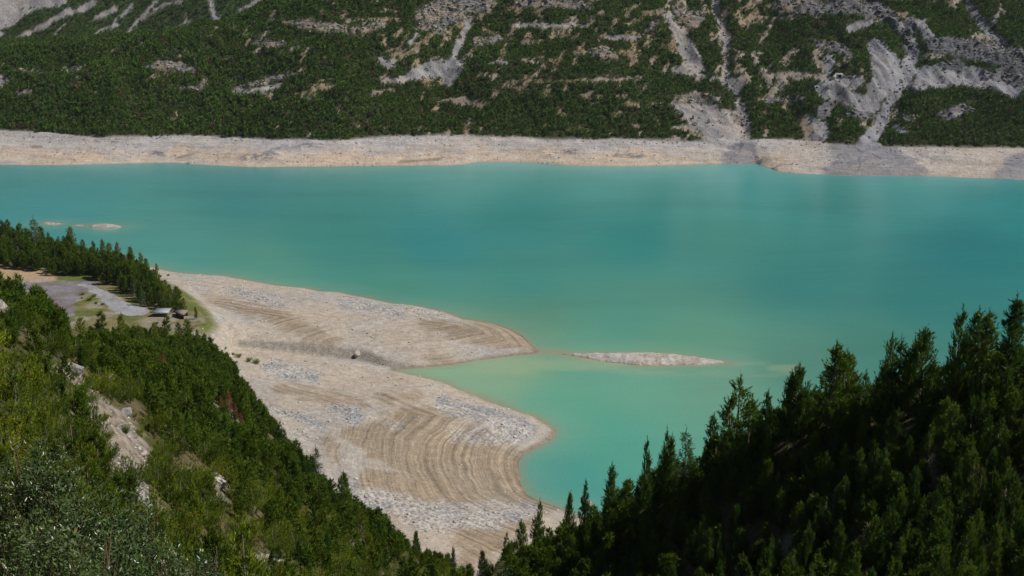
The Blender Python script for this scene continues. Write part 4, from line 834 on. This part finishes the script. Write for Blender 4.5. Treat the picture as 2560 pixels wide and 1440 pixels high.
# second rank: wood behind the lot
WOODPX = [(-120, 655), (-120, 600), (60, 603), (150, 618), (250, 642), (330, 668), (380, 700), (440, 742), (470, 778), (468, 794), (440, 786), (372, 768), (325, 746), (285, 724), (245, 702), (200, 692), (120, 690), (60, 676)]
WOODW = [tuple(p[:2]) for p in W([a for a, b in WOODPX], [b for a, b in WOODPX], BZ)]
g = rs(12); wx = [p[0] for p in WOODW]; wy = [p[1] for p in WOODW]; X, Y = np.meshgrid(np.arange(min(wx), max(wx), 3.3), np.arange(min(wy), max(wy), 3.3))
X = X.ravel() + (g.rand(X.size) - .5) * 3.4; Y = Y.ravel() + (g.rand(Y.size) - .5) * 3.4; k = polydist(X, Y, WOODW) > .8
wood = [(x, y, float(zi(x, y))) + tuple(float(q) for q in proj(x, y, float(zi(x, y)))) for x, y in zip(X[k], Y[k])]
specs = []; g = rs(31)
tk = np.array(taken)
for (x, y, z, u, v) in cand + wood:
    inw = (x, y, z, u, v) in wood if y > 480 else False
    dd = np.hypot(tk[:, 0] - x, tk[:, 1] - y); lim = .9 + y * .0035
    if (dd < lim).any(): continue
    right = u > 1150 and y < 260
    if y > 470 or v < 790: key, h = "mid%d" % g.randint(3), 7.2 + 3.0 * g.rand() - 3.0 * float(sstep(330, 470, u))
    elif y > 290: key, h = "mid%d" % g.randint(3), 5.0 + 2.2 * g.rand()
    elif y > 165: key, h = ("mid%d" % g.randint(3) if g.rand() < .5 else "young%d" % g.randint(6)), 4.0 + 2.2 * g.rand()
    elif right: key, h = "pine%d" % g.randint(7), 2.6 + 2.0 * g.rand()
    else:
        if y < 125: key, h = ("bush%d" % g.randint(5), 1.3 + 1.0 * g.rand()) if g.rand() < .5 else ("young%d" % g.randint(6), 1.9 + 1.3 * g.rand())
        else: key, h = ("bush%d" % g.randint(5), 1.7 + 1.0 * g.rand()) if g.rand() < .2 else ("young%d" % g.randint(6), 3.0 + 2.0 * g.rand())
    if inw:
        r = g.rand()
        if r < .08: key = "larch%d" % g.randint(2)
    elif y > 150 and g.rand() < .012: key = "rust%d" % g.randint(2); h *= .8
    if y > 290 and y < 470 and u < 230: h = min(h, 5.5)
    if not right and y < 470 and not inw:
        lv = np.interp(u, [-160, 0, 60, 120, 150, 175, 190, 240, 330, 400, 480, 520, 575, 640, 720, 790, 860, 1000, 1180], [690, 690, 700, 742, 752, 822, 815, 800, 800, 838, 822, 845, 880, 975, 1085, 1150, 1200, 1325, 1410]) + 12 - 34 * g.rand() ** 2
        while proj(x, y, z + h)[1] < lv and h > .5: h *= .86
        if h < .8: continue
    ok_ = True
    for (hu, hv, hb, hY, hw) in KEEP:
        if y < hY - .5 and abs(u - hu) < hw + h * F / y * .2:
            lim2 = hv + (.26 if y > 470 else .5) * (hb - hv)
            while proj(x, y, z + h)[1] < lim2 and h > .4: h *= .85
            if h < .9: ok_ = False; break
    if not ok_: continue
    # keep mass trees below the skyline given by the hero trees
    top = proj(x, y, z + h)[1]
    if right:
        lim_v = np.interp(u, [1180, 1260, 1350, 1430, 1500, 1560, 1640, 1720, 1800, 1860, 1930, 2000, 2060, 2130, 2200, 2300, 2400, 2480, 2560], [1400, 1350, 1300, 1265, 1215, 1180, 1140, 1100, 1065, 1020, 1000, 965, 940, 915, 900, 885, 880, 860, 830]) + 8
        while proj(x, y, z + h)[1] < lim_v and h > .9: h *= .88
    specs.append([x, y, z, u, v, key, h])
# which of them show: a coarse depth buffer, nearest first
specs.sort(key=lambda s: s[1]); buf = np.zeros((92, 162), bool); vis = []
for s in specs:
    x, y, z, u, v, key, h = s; hp = h * F / y; w_ = hp * (.55 if key.startswith("bush") else .26); v0, v1 = v - hp, v
    c0, c1 = int(max(u - w_, 0) // 16), int(min(u + w_, 2591) // 16); r0, r1 = int(max(v0, 0) // 16), int(min(v1, 1455) // 16)
    if c1 < c0 or r1 < r0 or u + w_ < 0 or u - w_ > 2560: vis.append(0); continue
    sub = buf[r0:r1 + 1, c0:c1 + 1]; free = (~sub).sum(); vis.append(free * 256 if v0 < 1440 else 0)
    cc0, cc1 = int((u - w_ * .6) // 16) + 1, int((u + w_ * .6) // 16); rr0 = int((v0 + hp * .35) // 16) + 1
    if cc1 > cc0: buf[max(rr0, 0):max(r1 + 1, 0), max(cc0, 0):max(cc1, 0)] = True
def rank(pred, n):
    idx = [i for i in range(len(specs)) if pred(specs[i]) and vis[i] > 0 and -20 < specs[i][3] < 2580]
    idx.sort(key=lambda i: -vis[i] * (specs[i][6] * F / specs[i][1])); return set(idx[:n])
isbush = lambda s: s[5].startswith("bush"); npine = 298 - len(taken)
nearP = rank(lambda s: not isbush(s) and not s[5][:4] in ("larc", "rust"), npine); nearB = rank(isbush, 290); nearX = rank(lambda s: s[5][:4] in ("larc", "rust"), 30)
HN = [(1180, "the notch pine"), (1350, "the low ridge pines"), (1470, "the grey crag"), (1620, "the tiny lone pine"), (1700, "the light young larch"), (1850, "the leaning pine"), (1990, "the pale tipped pine"),
      (2100, "the cone shaped pine"), (2232, "the slim leader pine"), (2316, "the knobbly pine"), (2407, "the thin grey-twigged pine"), (2475, "the close pair"), (2560, "the tallest pine")]
def zone(u, v, y, bush):
    if y > 470: return "in the wood behind the gravel lot" if u < 230 else "in the wood along the gravel track"
    if u > 1150 and y < 260:
        nm = min(HN, key=lambda q: abs(q[0] - u))[1]
        return "on right ridge, " + ("high" if v < 1150 else "midway" if v < 1290 else "low" if v < 1420 else "lowest") + " beneath " + nm
    if y > 250: return "on the distant slope below the " + ("gravel lot" if u < 300 else "shelter" if u < 430 else "wooden stairs" if u < 530 else "stream bank") + (", upper part" if v < 930 else ", lower part")
    band = "level with the boulder" if 1000 <= v < 1090 else "high above the gravel chute" if v < 905 else "above the gravel chute" if v < 1000 else "level with the chute's middle" if v < 1200 else "level with the chute's foot" if v < 1340 else "near the bottom edge" if v < 1440 else "rooted below the photo"
    sd = "far left slope" if u < 160 else "left slope" if u < 330 else "mid left slope" if u < 560 else "slope by the light larch" if u < 800 else "slope towards the notch"
    return "on the " + sd + " " + band
ORD = ["first", "second", "third", "fourth", "fifth", "sixth", "seventh", "eighth", "ninth", "tenth", "eleventh", "twelfth", "thirteenth", "fourteenth", "fifteenth", "sixteenth", "seventeenth", "eighteenth", "nineteenth", "twentieth"]
KIND = lambda s: "larch" if s[5].startswith("larch") else "rust" if s[5].startswith("rust") else "bush" if isbush(s) else "pine"
cells = {}
for i, s in enumerate(specs):
    if i in nearP or i in nearB or i in nearX: cells.setdefault((KIND(s), zone(s[3], s[4], s[1], isbush(s))), []).append(i)
PLACE = {}
for kz, L in cells.items():
    L.sort(key=lambda i: specs[i][3])
    for n, i in enumerate(L): PLACE[i] = "" if len(L) == 1 else (", " + ORD[n] + " from left" if n < 20 and n <= len(L) // 2 else ", " + ("rightmost" if n == len(L) - 1 else ORD[min(len(L) - 1 - n, 19)] + " from right"))
rest = {"pine": [], "bush": []}
for i, s in enumerate(specs):
    x, y, z, u, v, key, h = s
    if i in nearP or i in nearB or i in nearX:
        zn = zone(u, v, y, isbush(s))
        if key.startswith("larch"): tree(key, x, y, h, "light larch " + zn + PLACE[i], "larch", "larch_tree", "scattered larches", z=z)
        elif key.startswith("rust"): tree(key, x, y, h, "rust brown pine " + zn + PLACE[i], "dead tree", "dead_tree", "rust brown pines", z=z)
        elif isbush(s): tree(key, x, y, h, "dwarf pine " + zn + PLACE[i], "dwarf pine", "dwarf_pine", "dwarf pines on the left slope", z=z)
        else: tree(key, x, y, h, "pine " + zn + PLACE[i], "pine tree", "pine_tree", "mountain pines on the near slopes", z=z, wid=.78 + .27 * g.rand())
    else: rest["bush" if isbush(s) else "pine"].append(s)
def thin(key, keep):
    V, T, c = TREES[key][3]; n = len(T); gg = rs(len(V)); k = gg.rand(n) < keep; T = T[k]
    idx = T.ravel(); V2 = V[idx].reshape(-1, 3, 3); m = V2.mean(1, keepdims=True); V2 = m + (V2 - m) * (1 / math.sqrt(keep)); H = TREES[key][2]
    return V2.reshape(-1, 3) / H, np.arange(len(idx)).reshape(-1, 3), c[idx]
for nm, keys, lab in (("pine_wood", ["young0", "young3", "mid0", "mid1", "mid2", "spruce1"], "closely grown dark pines filling the near slopes"), ("dwarf_pine_scrub", ["bush0", "bush1", "bush2"], "knee high mat of dwarf pine between the larger bushes")):
    L = rest["pine" if nm == "pine_wood" else "bush"]
    if not L: continue
    a = np.array([[s[0], s[1], s[2], s[6]] for s in L]); gg = rs(3)
    o = scatter(nm, [thin(k, .22) for k in keys], a[:, 0], a[:, 1], a[:, 2] - .05, a[:, 3], (.8 + .4 * gg.rand(len(a)))[:, None] * np.ones((1, 3)), M_PINE, 6)
    o["kind"] = "stuff"; o["label"] = lab; print(nm, len(a))
print("specs", len(specs), "near", len(nearP), len(nearB), len(nearX))
# ------------------------------------------------------------------ willow shrubs close to the camera
def willow(name, tip, Y, wd, seed, label, nleaf=11000, bare=0, cut=None):
    g = rs(seed); p = P(tip[0], tip[1], Y); z0 = float(zi(p[0], p[1])); H = p[2] - z0
    if H < 1: print("WILLOW low", tip, H); H = 1.5
    e = bpy.data.objects.new(name, None); col.objects.link(e); e.location = (float(p[0]), float(p[1]), z0 - .05); tag(e, label, "willow shrub")
    ntw = nleaf // 42; th = g.rand(ntw) * 6.283; q = g.rand(ntw) ** .5; rr = wd * q; zt = H * (1 - .55 * q ** 2.2) * (.62 + .38 * g.rand(ntw) ** .6) * (.85 + .3 * vnoise(np.cos(th) * 2 + 5, np.sin(th) * 2 + 3, seed))
    zt = np.minimum(zt, H); tp = np.stack([rr * np.cos(th), rr * np.sin(th), zt], -1)
    a = unit(np.stack([np.cos(th) * q, np.sin(th) * q, np.full(ntw, 1.1)], -1) + g.normal(size=(ntw, 3)) * .35); Lt = .45 + .45 * g.rand(ntw); root = tp - a * Lt[:, None]
    n = 42; ax = np.repeat(a, n, 0); s = g.rand(ntw * n); base = np.repeat(root, n, 0) + ax * (s * np.repeat(Lt, n))[:, None] + g.normal(size=(ntw * n, 3)) * .05
    rad = unit(np.cross(ax, g.normal(size=(ntw * n, 3)))); d = unit(ax * .8 + rad * .9); side = unit(np.cross(d, g.normal(size=(ntw * n, 3)))); nrm = np.cross(d, side)
    L = (.062 + .04 * g.rand(ntw * n))[:, None]; w = L * .16
    V = np.stack([base, base + d * L * .5 + side * w + nrm * w * .35, base + d * L, base + d * L * .5 - side * w + nrm * w * .35], 1).reshape(-1, 3); m = ntw * n; i = np.arange(m) * 4
    T = np.concatenate([np.stack([i, i + 1, i + 2], -1), np.stack([i, i + 2, i + 3], -1)])
    c = np.array([.060, .105, .030])[None] * (.6 + .8 * g.rand(m))[:, None]; c = np.where((g.rand(m) < .10)[:, None], np.array([.12, .15, .10]), c); c = np.where((g.rand(m) < .008)[:, None], np.array([.22, .14, .03]), c)
    put("foliage", newmesh("foliage", V, T, np.repeat(c, 4, 0), False, [M_WILLOW]), e)
    tb = []
    for k in range(9 + bare):
        j = g.randint(ntw); end = tp[j] * np.array([.7, .7, .9]) if k < 9 else np.array([(g.rand() - .5) * wd * .9, -wd * .5, H * (.92 + .1 * g.rand())]); mid = end * np.array([.45, .45, .55]) + g.normal(size=3) * .08
        end[2] = max(end[2], .8 * H); tb.append(tube([np.array([0, 0, -.3]) + g.normal(size=3) * .06, mid, end], .022, .004, 5))
        for _ in range(3 if k < 9 else 5):
            t = .5 + .45 * g.rand(); b = mid + (end - mid) * t; tb.append(tube([b, b + (end - mid) * .25 + g.normal(size=3) * .09], .010, .003, 4))
    for j in range(0, ntw, 5):
        if a[j][2] > .8: tb.append(tube([root[j] - a[j] * .2 + g.normal(size=3) * .05, root[j] + a[j] * Lt[j]], .009, .003, 3))
    v, f = join(tb); put("stem", newmesh("stem", v, f, None, True, [M_STEM]), e); return e
willow("willow_shrub", (45, 1108), 17, 1.35, 1, "tallest leafy willow at the lower left corner, glossy grey green leaves", 17000)
willow("willow_shrub", (185, 1195), 17, 1.1, 2, "second leafy willow from the lower left corner", 14000)
willow("willow_shrub", (300, 1235), 18.5, 1.0, 3, "third leafy willow, reaching up to the foot of the gravel chute", 12000)
willow("willow_shrub", (120, 1290), 13.5, 1.1, 6, "nearest leafy willow filling the bottom of the photo at left", 11000)
willow("willow_shrub", (395, 1345), 18, .9, 4, "low willow with bare brown stems sticking up in front", 7000, 2)
willow("willow_shrub", (500, 1375), 21, .8, 5, "thin willow shrub right of the bare brown stems", 5000, 2)
willow("willow_shrub", (640, 1418), 26, .8, 7, "willow tips just showing at the bottom edge, left slope", 4000)
willow("willow_shrub", (1255, 1412), 40, 1.5, 8, "pale green willow below the notch at the bottom edge", 6000)
willow("willow_shrub", (1170, 1428), 42, 1.0, 9, "smaller pale willow left of the one below the notch", 3500)

# ------------------------------------------------------------------ shelter, hut, fences by the lot
def box(x0, x1, y0, y1, z0, z1):
    v = [(x, y, z) for z in (z0, z1) for x, y in ((x0, y0), (x1, y0), (x1, y1), (x0, y1))]
    return v, [(0, 3, 2, 1), (4, 5, 6, 7), (0, 1, 5, 4), (1, 2, 6, 5), (2, 3, 7, 6), (3, 0, 4, 7)]
def bar(a, b, w):
    a, b = np.array(a, float), np.array(b, float); return tube([a, b], w * .7, w * .7, 4)
def part(name, shapes, mat, parent):
    v, f = join(shapes); return put(name, newmesh(name, v, f + [] , None, False, [mat]), parent)
def thing(name, label, cat, loc, rz=0, group=None):
    e = bpy.data.objects.new(name, None); col.objects.link(e); e.location = [float(c) for c in loc]; e.rotation_euler = (0, 0, rz); return tag(e, label, cat, group)
def roofed(name, label, cat, px, z, hp, roofm, slope, wall):
    w = W([a for a, b in px], [b for a, b in px], z + hp); c = w.mean(0); e = thing(name, label, cat, (c[0], c[1], z))
    q = w - np.array([c[0], c[1], z]); top = q.copy(); top[:, 2] += slope; ov = q * np.array([1.0, 1.0, 1]); V = np.concatenate([top - np.array([0, 0, .12]), top]); put("roof", newmesh("roof", V, [(3, 2, 1, 0), (4, 5, 6, 7), (0, 1, 5, 4), (1, 2, 6, 5), (2, 3, 7, 6), (3, 0, 4, 7)], None, False, [roofm]), e)
    ins = q * np.array([.9, .9, 0]); 
    for k in range(4):
        part("post", [bar((ins[k][0], ins[k][1], -.2), (ins[k][0], ins[k][1], hp + slope[k] * .95 - .13), .11)], M_WOOD, e)
    part("beam", [bar((ins[k][0], ins[k][1], hp + slope[k] * .95 - .22), (ins[(k + 1) % 4][0], ins[(k + 1) % 4][1], hp + slope[(k + 1) % 4] * .95 - .22), .09) for k in range(4)], M_WOOD, e)
    for k in wall:
        a, b = ins[k] * .985, ins[(k + 1) % 4] * .985; ha, hb = hp + slope[k] * .9 - .3, hp + slope[(k + 1) % 4] * .9 - .3; n = np.array([-(b - a)[1], (b - a)[0], 0]); n = n / (np.linalg.norm(n) + 1e-6) * .04
        V = [a - n, b - n, b - n + [0, 0, hb], a - n + [0, 0, ha], a + n, b + n, b + n + [0, 0, hb], a + n + [0, 0, ha]]
        put("wall", newmesh("wall", np.array(V), [(0, 1, 2, 3), (7, 6, 5, 4), (0, 4, 5, 1), (1, 5, 6, 2), (2, 6, 7, 3), (3, 7, 4, 0)], None, False, [M_DARKWOOD]), e)
    return e
sh = roofed("picnic_shelter", "open wooden shelter with a pale grey sheet roof at the end of the track", "shelter", [(374, 780.5), (421, 780.5), (429, 771.5), (393, 771.5)], BZ, 2.1, M_ROOFG, np.array([-.15, -.15, .25, .25]), [])
part("rail", [bar((-3.3, -1.6, .9), (2.6, -1.6, .9), .07)], M_WOOD, sh); part("bench", [box(-2.6, -.4, -.2, .25, .42, .5), box(-2.4, -2.3, -.15, .2, 0, .42), box(-.7, -.6, -.15, .2, 0, .42)], M_WOOD, sh)
ht = roofed("wooden_hut", "small dark wooden hut with a brown board roof beside the open shelter", "hut", [(438, 779.5), (459.5, 786), (470.5, 777), (446, 771.5)], BZ, 2.2, M_ROOFB, np.array([0, -.2, 0, .3]), [0, 2, 3])
part("rail", [bar((.6, -1.9, .9), (1.9, .2, .9), .07), bar((.6, -1.9, .5), (1.9, .2, .5), .06)], M_WOOD, ht)
def fence(label, P3, h=1.15, sp=1.9, name="wooden_fence", cat="fence"):
    P3 = [np.array(p, float) for p in P3]; c = P3[0]; e = thing(name, label, cat, c)
    for a, b in zip(P3[:-1], P3[1:]):
        n = max(1, int(round(np.linalg.norm(b - a) / sp)))
        for k in range(n + (1 if b is P3[-1] else 0)):
            q = a + (b - a) * k / n - c; part("post", [bar(q + [0, 0, -.3], q + [0, 0, h], .11)], M_WOOD, e)
        for hh in (.5, .95): part("rail", [bar(a - c + [0, 0, hh * h], b - c + [0, 0, hh * h], .10)], M_WOOD, e)
    return e
fb = lambda u, v, z=BZ + 1.15: W([u], [v], z)[0] * [1, 1, 0] + [0, 0, z - 1.15]
fence("weathered rail fence behind the open shelter, curving down to the right", [fb(386, 759.5), fb(405, 758), fb(423, 768)])
fence("straight weathered rail fence running behind the shelter to the dark pole", [fb(408, 762), fb(430, 763), fb(449.5, 764)])
fence("handrail of the sloping ramp between the shelter and the wooden hut", [fb(449.5, 766, BZ + 1.3), fb(436, 773), fb(423, 781)])
pl = thing("pole", "thin dark pole at the fence corner behind the wooden hut", "pole", fb(448.5, 764)); part("shaft", [bar((0, 0, -.3), (0, 0, 2.9), .08)], M_STEEL, pl); part("cap", [box(-.12, .12, -.12, .12, 2.9, 2.97)], M_STEEL, pl)
def onz(u, v, dz=0):
    p = hit(u, v, 200, 640); p[2] += dz; return p
fence("lower weathered rail fence beside the stairs down to the lake bed", [onz(480, 820), onz(498, 815), onz(517, 811)])
fence("rail of the stairs below the wooden hut, descending to the white boulder", [onz(481, 826), onz(497, 832), onz(512, 840)])
st_ = onz(505, 822); e = thing("stone_steps", "pale stone steps leading down beside the lower rail fence", "steps", st_, -.5)
part("flight", [box(-2.0 + .5 * k, -1.5 + .5 * k, -.6, .6, -1.2, .7 - .2 * k) for k in range(8)], M_ROCKP, e)

# ------------------------------------------------------------------ small built things across the lake
def fhit(u, v): return hit(u, v, 880, 1325, fzi)
c = fhit(2098, 197); e = thing("tunnel_portal", "pale concrete tunnel mouth with a round dark opening on the far slope", "tunnel portal", c, 0)
R_, n = 1.35, 20; V, Fc = [], []
for k in range(n):
    t = 2 * math.pi * k / n; V.append((R_ * math.cos(t), -1.2, 1.9 + R_ * math.sin(t)))
ring = [(math.cos(2 * math.pi * k / n), math.sin(2 * math.pi * k / n)) for k in range(n)]
out = [(max(-2.6, min(2.6, q[0] * 4.2)), -1.2, 1.9 + max(-2.6, min(2.1, q[1] * 4.2))) for q in ring]; V += out
Fc = [(k, (k + 1) % n, n + (k + 1) % n, n + k) for k in range(n)]; V += [(a, -1.2 + 6, b) for a, _, b in V[:n]]; Fc2 = [(k, 2 * n + k, 2 * n + (k + 1) % n, (k + 1) % n) for k in range(n)]
put("face", newmesh("face", np.array(V[:2 * n] + [(p[0], p[1] + 5, p[2]) for p in V[n:2 * n]]), Fc + [(n + k, n + (k + 1) % n, 2 * n + (k + 1) % n, 2 * n + k) for k in range(n)], None, False, [M_CONC]), e)
put("bore", newmesh("bore", np.array(V[:n] + V[2 * n:3 * n]), [(k, n + k, n + (k + 1) % n, (k + 1) % n) for k in range(n)] + [tuple(range(n, 2 * n))], None, False, [M_HOLE]), e)
for nm, sg in (("wing_wall", -1), ("wing_wall", 1)):
    L = 5.2 if sg < 0 else 3.2
    v = [(sg * 2.62, -1.15, -.8), (sg * (2.62 + L), -1.5, -.8), (sg * 2.62, -1.15, 3.9), (sg * 2.62, 1.5, -.8), (sg * (2.62 + L), 1, -.8), (sg * 2.62, 1.5, 3.9)]
    put(nm, newmesh(nm, np.array(v), [(0, 1, 2), (5, 4, 3), (0, 3, 4, 1), (1, 4, 5, 2), (2, 5, 3, 0)], None, False, [M_CONC]), e)
c = fhit(2041, 222); e = thing("concrete_niche", "tiny concrete box with a dark opening below the road near the tunnel", "bunker", c)
part("shell", [box(-1.7, -.9, -1, 1.5, -.6, 2.3), box(.9, 1.7, -1, 1.5, -.6, 2.3), box(-.9, .9, -1, 1.5, 1.7, 2.3), box(-.9, .9, -1, 1.5, -.6, .3)], M_CONC, e); part("opening", [box(-.9, .9, .6, 1.2, .3, 1.7)], M_HOLE, e)  # dark slab painted as the shade within the niche
c = fhit(2423, 86); e = thing("lookout_tower", "small timber lookout tower above the grey cliff at upper right", "tower", c)
for sx in (-1, 1):
    for sy in (-1, 1): part("leg", [bar((sx * .9, sy * .9, -.8), (sx * .7, sy * .7, 3.4), .13)], M_WOOD, e)
part("brace", [bar((-.9, -.9, .3), (.8, -.8, 1.7), .07), bar((.9, -.9, .3), (-.8, -.8, 1.7), .07)], M_WOOD, e); part("cabin", [box(-.95, .95, -.95, .95, 1.9, 2.0), box(-.95, .95, -.95, -.87, 2.0, 2.7), box(-.95, -.87, -.87, .95, 2.0, 2.7), box(.87, .95, -.87, .95, 2.0, 2.7)], M_WOOD, e); part("roof", [box(-1.15, 1.15, -1.15, 1.15, 3.4, 3.55)], M_ROOFB, e)
c = fhit(1725, 151); e = thing("power_pole", "lone dark pole standing on the pale scree strip of the far slope", "pole", c); part("shaft", [bar((0, 0, -.5), (0, 0, 6.6), .2)], M_DARKWOOD, e); part("crossarm", [box(-.9, .9, -.08, .08, 6.0, 6.15)], M_DARKWOOD, e)
for k, (u, v, h, lab) in enumerate([(72, 165, 4.5, "pale dead trunk above the far wood, leftmost"), (306, 172, 5.5, "pale forked dead trunk on the far slope left of the grey rock band"), (407, 150, 5, "pale dead trunk standing above the grey rock band of the far slope"), (486, 158, 5, "pale dead trunk right of the grey rock band of the far slope"),
      (690, 160, 5, "pale dead trunk on the far slope above the light cutting"), (830, 160, 4.5, "pale dead trunk among the pines at the centre left of the far slope"), (1010, 168, 5, "pale dead trunk beside the grey scree patch of the far slope")]):
    c = fhit(u, v); e = thing("dead_tree", lab, "dead tree", c, 0, "pale dead trunks on the far slope"); part("stem", [tube([(0, 0, -.5), (.1, 0, h * .5), (0, .1, h)], .22, .07, 5)], M_DEAD, e); part("branch", [bar((0, 0, h * .6), (.6, .1, h * .75), .05), bar((0, 0, h * .75), (-.5, 0, h * .88), .05)], M_DEAD, e)
# low bushes on the lot's grass island, the lake bed edge and along the far road
for k, (u, v, h, lab) in enumerate([(207, 738, 1.7, "bush at the top of the lot's grass island"), (223, 752, 1.8, "darkest bush on the lot's grass island"), (236, 742, 1.3, "small bush beside the gravel track on the grass island"), (241, 760, 1.3, "small bush low on the grass island"), (257, 763, 1.2, "bush at the right tip of the grass island"), (205, 747, .9, "tiniest bush on the grass island"),
      (390, 812, 1.4, "dark bush on the grass below the shelter"), (400, 694, 1.5, "shrub on the rocky rise at the wood's end"), (421, 690, 1.2, "outer shrub on the rocky rise towards the lake"), (383, 705, 1.3, "shrub among rocks right of the wood"),
      (563, 877, 1.5, "bush at the top of the stony ground below the steps"), (583, 888, 1.3, "second bush on the stony ground below the steps"), (596, 894, 2.0, "wide bush on the stony ground beside the stream bank"), (624, 904, 2.2, "round bush on the stony ground beside the stream bank"), (642, 910, 2.3, "rightmost bush on the stony ground beside the stream bank"), (591, 908, 1.1, "little bush near the slope edge below the stream bank")]):
    p = hit(u, v, 300, 680); tree("bush%d" % (k % 5), p[0], p[1], h, lab, "bush", "low_bush", "low bushes on open ground", 1.1)
for (u, v, h, lab) in [(822, 478 + 600, 0, "")]: pass
for k, (u, v, h, lab) in enumerate([(2198, 1110, 2.6, "bleached leafless pine on the right ridge under the slim leader pine"), (2145, 1405, 3.0, "bleached many-branched dead pine at the bottom of the right ridge"), (2302, 1215, 2.6, "pale bare trunk with curved limbs midway down the right ridge"), (2545, 1090, 2.4, "pale fan of bare branches at the right edge"),
      (2400, 1290, 2.4, "bleached dead stem low on the right ridge towards the right edge"), (1600, 1200, 2.0, "dead twiggy stem right of the ragged crag"), (2070, 1250, 1.9, "small bleached dead pine in the middle of the right ridge"), (1950, 1420, 2.2, "bleached dead pine low on the right ridge beneath the pale tipped pine"), (360, 960, 1.7, "tangle of dead grey branches on the upper left slope"), (470, 1060, 1.7, "dead grey twigs on the left slope right of the boulder")]):
    p = hit(u, v, 40, 260)
    if k < 8: p[1] -= 2.0
    tree("snag0", p[0], p[1], h * 1.25, lab, "dead tree", "dead_tree", "bleached dead pines on the near slopes", 1.2 if k < 8 else 2.0)
for k, (u, v, h, lab) in enumerate([(272, 1100, .75, "round green cushion shrub on the left part of the gravel chute"), (315, 1088, .7, "brownish green cushion shrub in the middle of the gravel chute"), (313, 1150, .35, "tiny heather clump in the middle of the gravel chute"), (232, 1010, .9, "narrow shrub cutting across the upper gravel chute"), (350, 1090, .7, "dark cushion shrub on the right rim of the gravel chute"), (310, 1205, .8, "cushion shrub on the left rim near the chute's foot"), (372, 1215, .8, "shrub on the right rim near the chute's foot"), (258, 1055, .6, "low shrub in the upper middle of the gravel chute"), (398, 1300, .7, "shrub growing in the foot of the gravel chute")]):
    p = hit(u, v, 40, 200); tree("bush%d" % (k % 5), p[0], p[1], h, lab, "bush", "cushion_shrub", "shrubs on the gravel chute", 1.0)
# grass tufts on the gravel chute and open slope
g = rs(55); X = -60 + 110 * g.rand(60000); Y = 40 + 160 * g.rand(60000); Z = zi(X, Y); U, V = proj(X, Y, Z); cc = caps(U, V, CHUTE)
k = (zi(X, Y, GF) > 0) & (V > 900) & (U < 1250) & (((cc < 3) & (fbm(X / 4, Y / 4, 3, 66) > .42)) | ((cc >= 3) & (fbm(X / 2.2, Y / 2.2, 3, 67) > .68))) & (g.rand(len(X)) < .45)
X, Y, Z = X[k], Y[k], Z[k]; m = 14; th = g.rand(m) * 6.28; dd = unit(np.stack([np.cos(th) * .6, np.sin(th) * .6, np.ones(m)], -1)); sd_ = unit(np.cross(dd, g.normal(size=(m, 3)))); b0 = np.stack([np.cos(th) * .3, np.sin(th) * .3, 0 * th], -1) * g.rand(m)[:, None]
GVt = np.stack([b0 - sd_ * .06, b0 + sd_ * .06, b0 + dd * (.6 + .5 * g.rand(m))[:, None]], 1).reshape(-1, 3)
tn_ = np.where((g.rand(len(X)) < .35)[:, None], np.array([.20, .17, .06]), np.array([.09, .13, .025])) * (.7 + .6 * g.rand(len(X)))[:, None]
o = scatter("grass_tufts", [(GVt, np.arange(len(GVt)).reshape(-1, 3), np.ones(len(GVt)))], X, Y, Z, .30 + .3 * g.rand(len(X)), tn_, M_PINE, 5); o["kind"] = "stuff"; o["label"] = "grass and heather tufts between the pines"; print("tufts", len(X))

# ------------------------------------------------------------------ air between the near slopes and the far side
hz = newmesh("haze", *[np.array(q) if i == 0 else q for i, q in enumerate(box(-1600, 1600, -200, 2400, -8, 940))], None, False, [])
M_HAZE = bpy.data.materials.new("haze"); M_HAZE.use_nodes = True; nn_ = M_HAZE.node_tree.nodes; nn_.remove(nn_["Principled BSDF"]); pv_ = nn_.new("ShaderNodeVolumePrincipled")
pv_.inputs["Color"].default_value = (.72, .82, 1, 1); pv_.inputs["Density"].default_value = .000025; pv_.inputs["Anisotropy"].default_value = .2; M_HAZE.node_tree.links.new(pv_.outputs[0], nn_["Material Output"].inputs["Volume"])
hz.materials.append(M_HAZE); hb = put("haze", hz); hb["kind"] = "stuff"; hb["label"] = "thin blue mountain air over the lake"
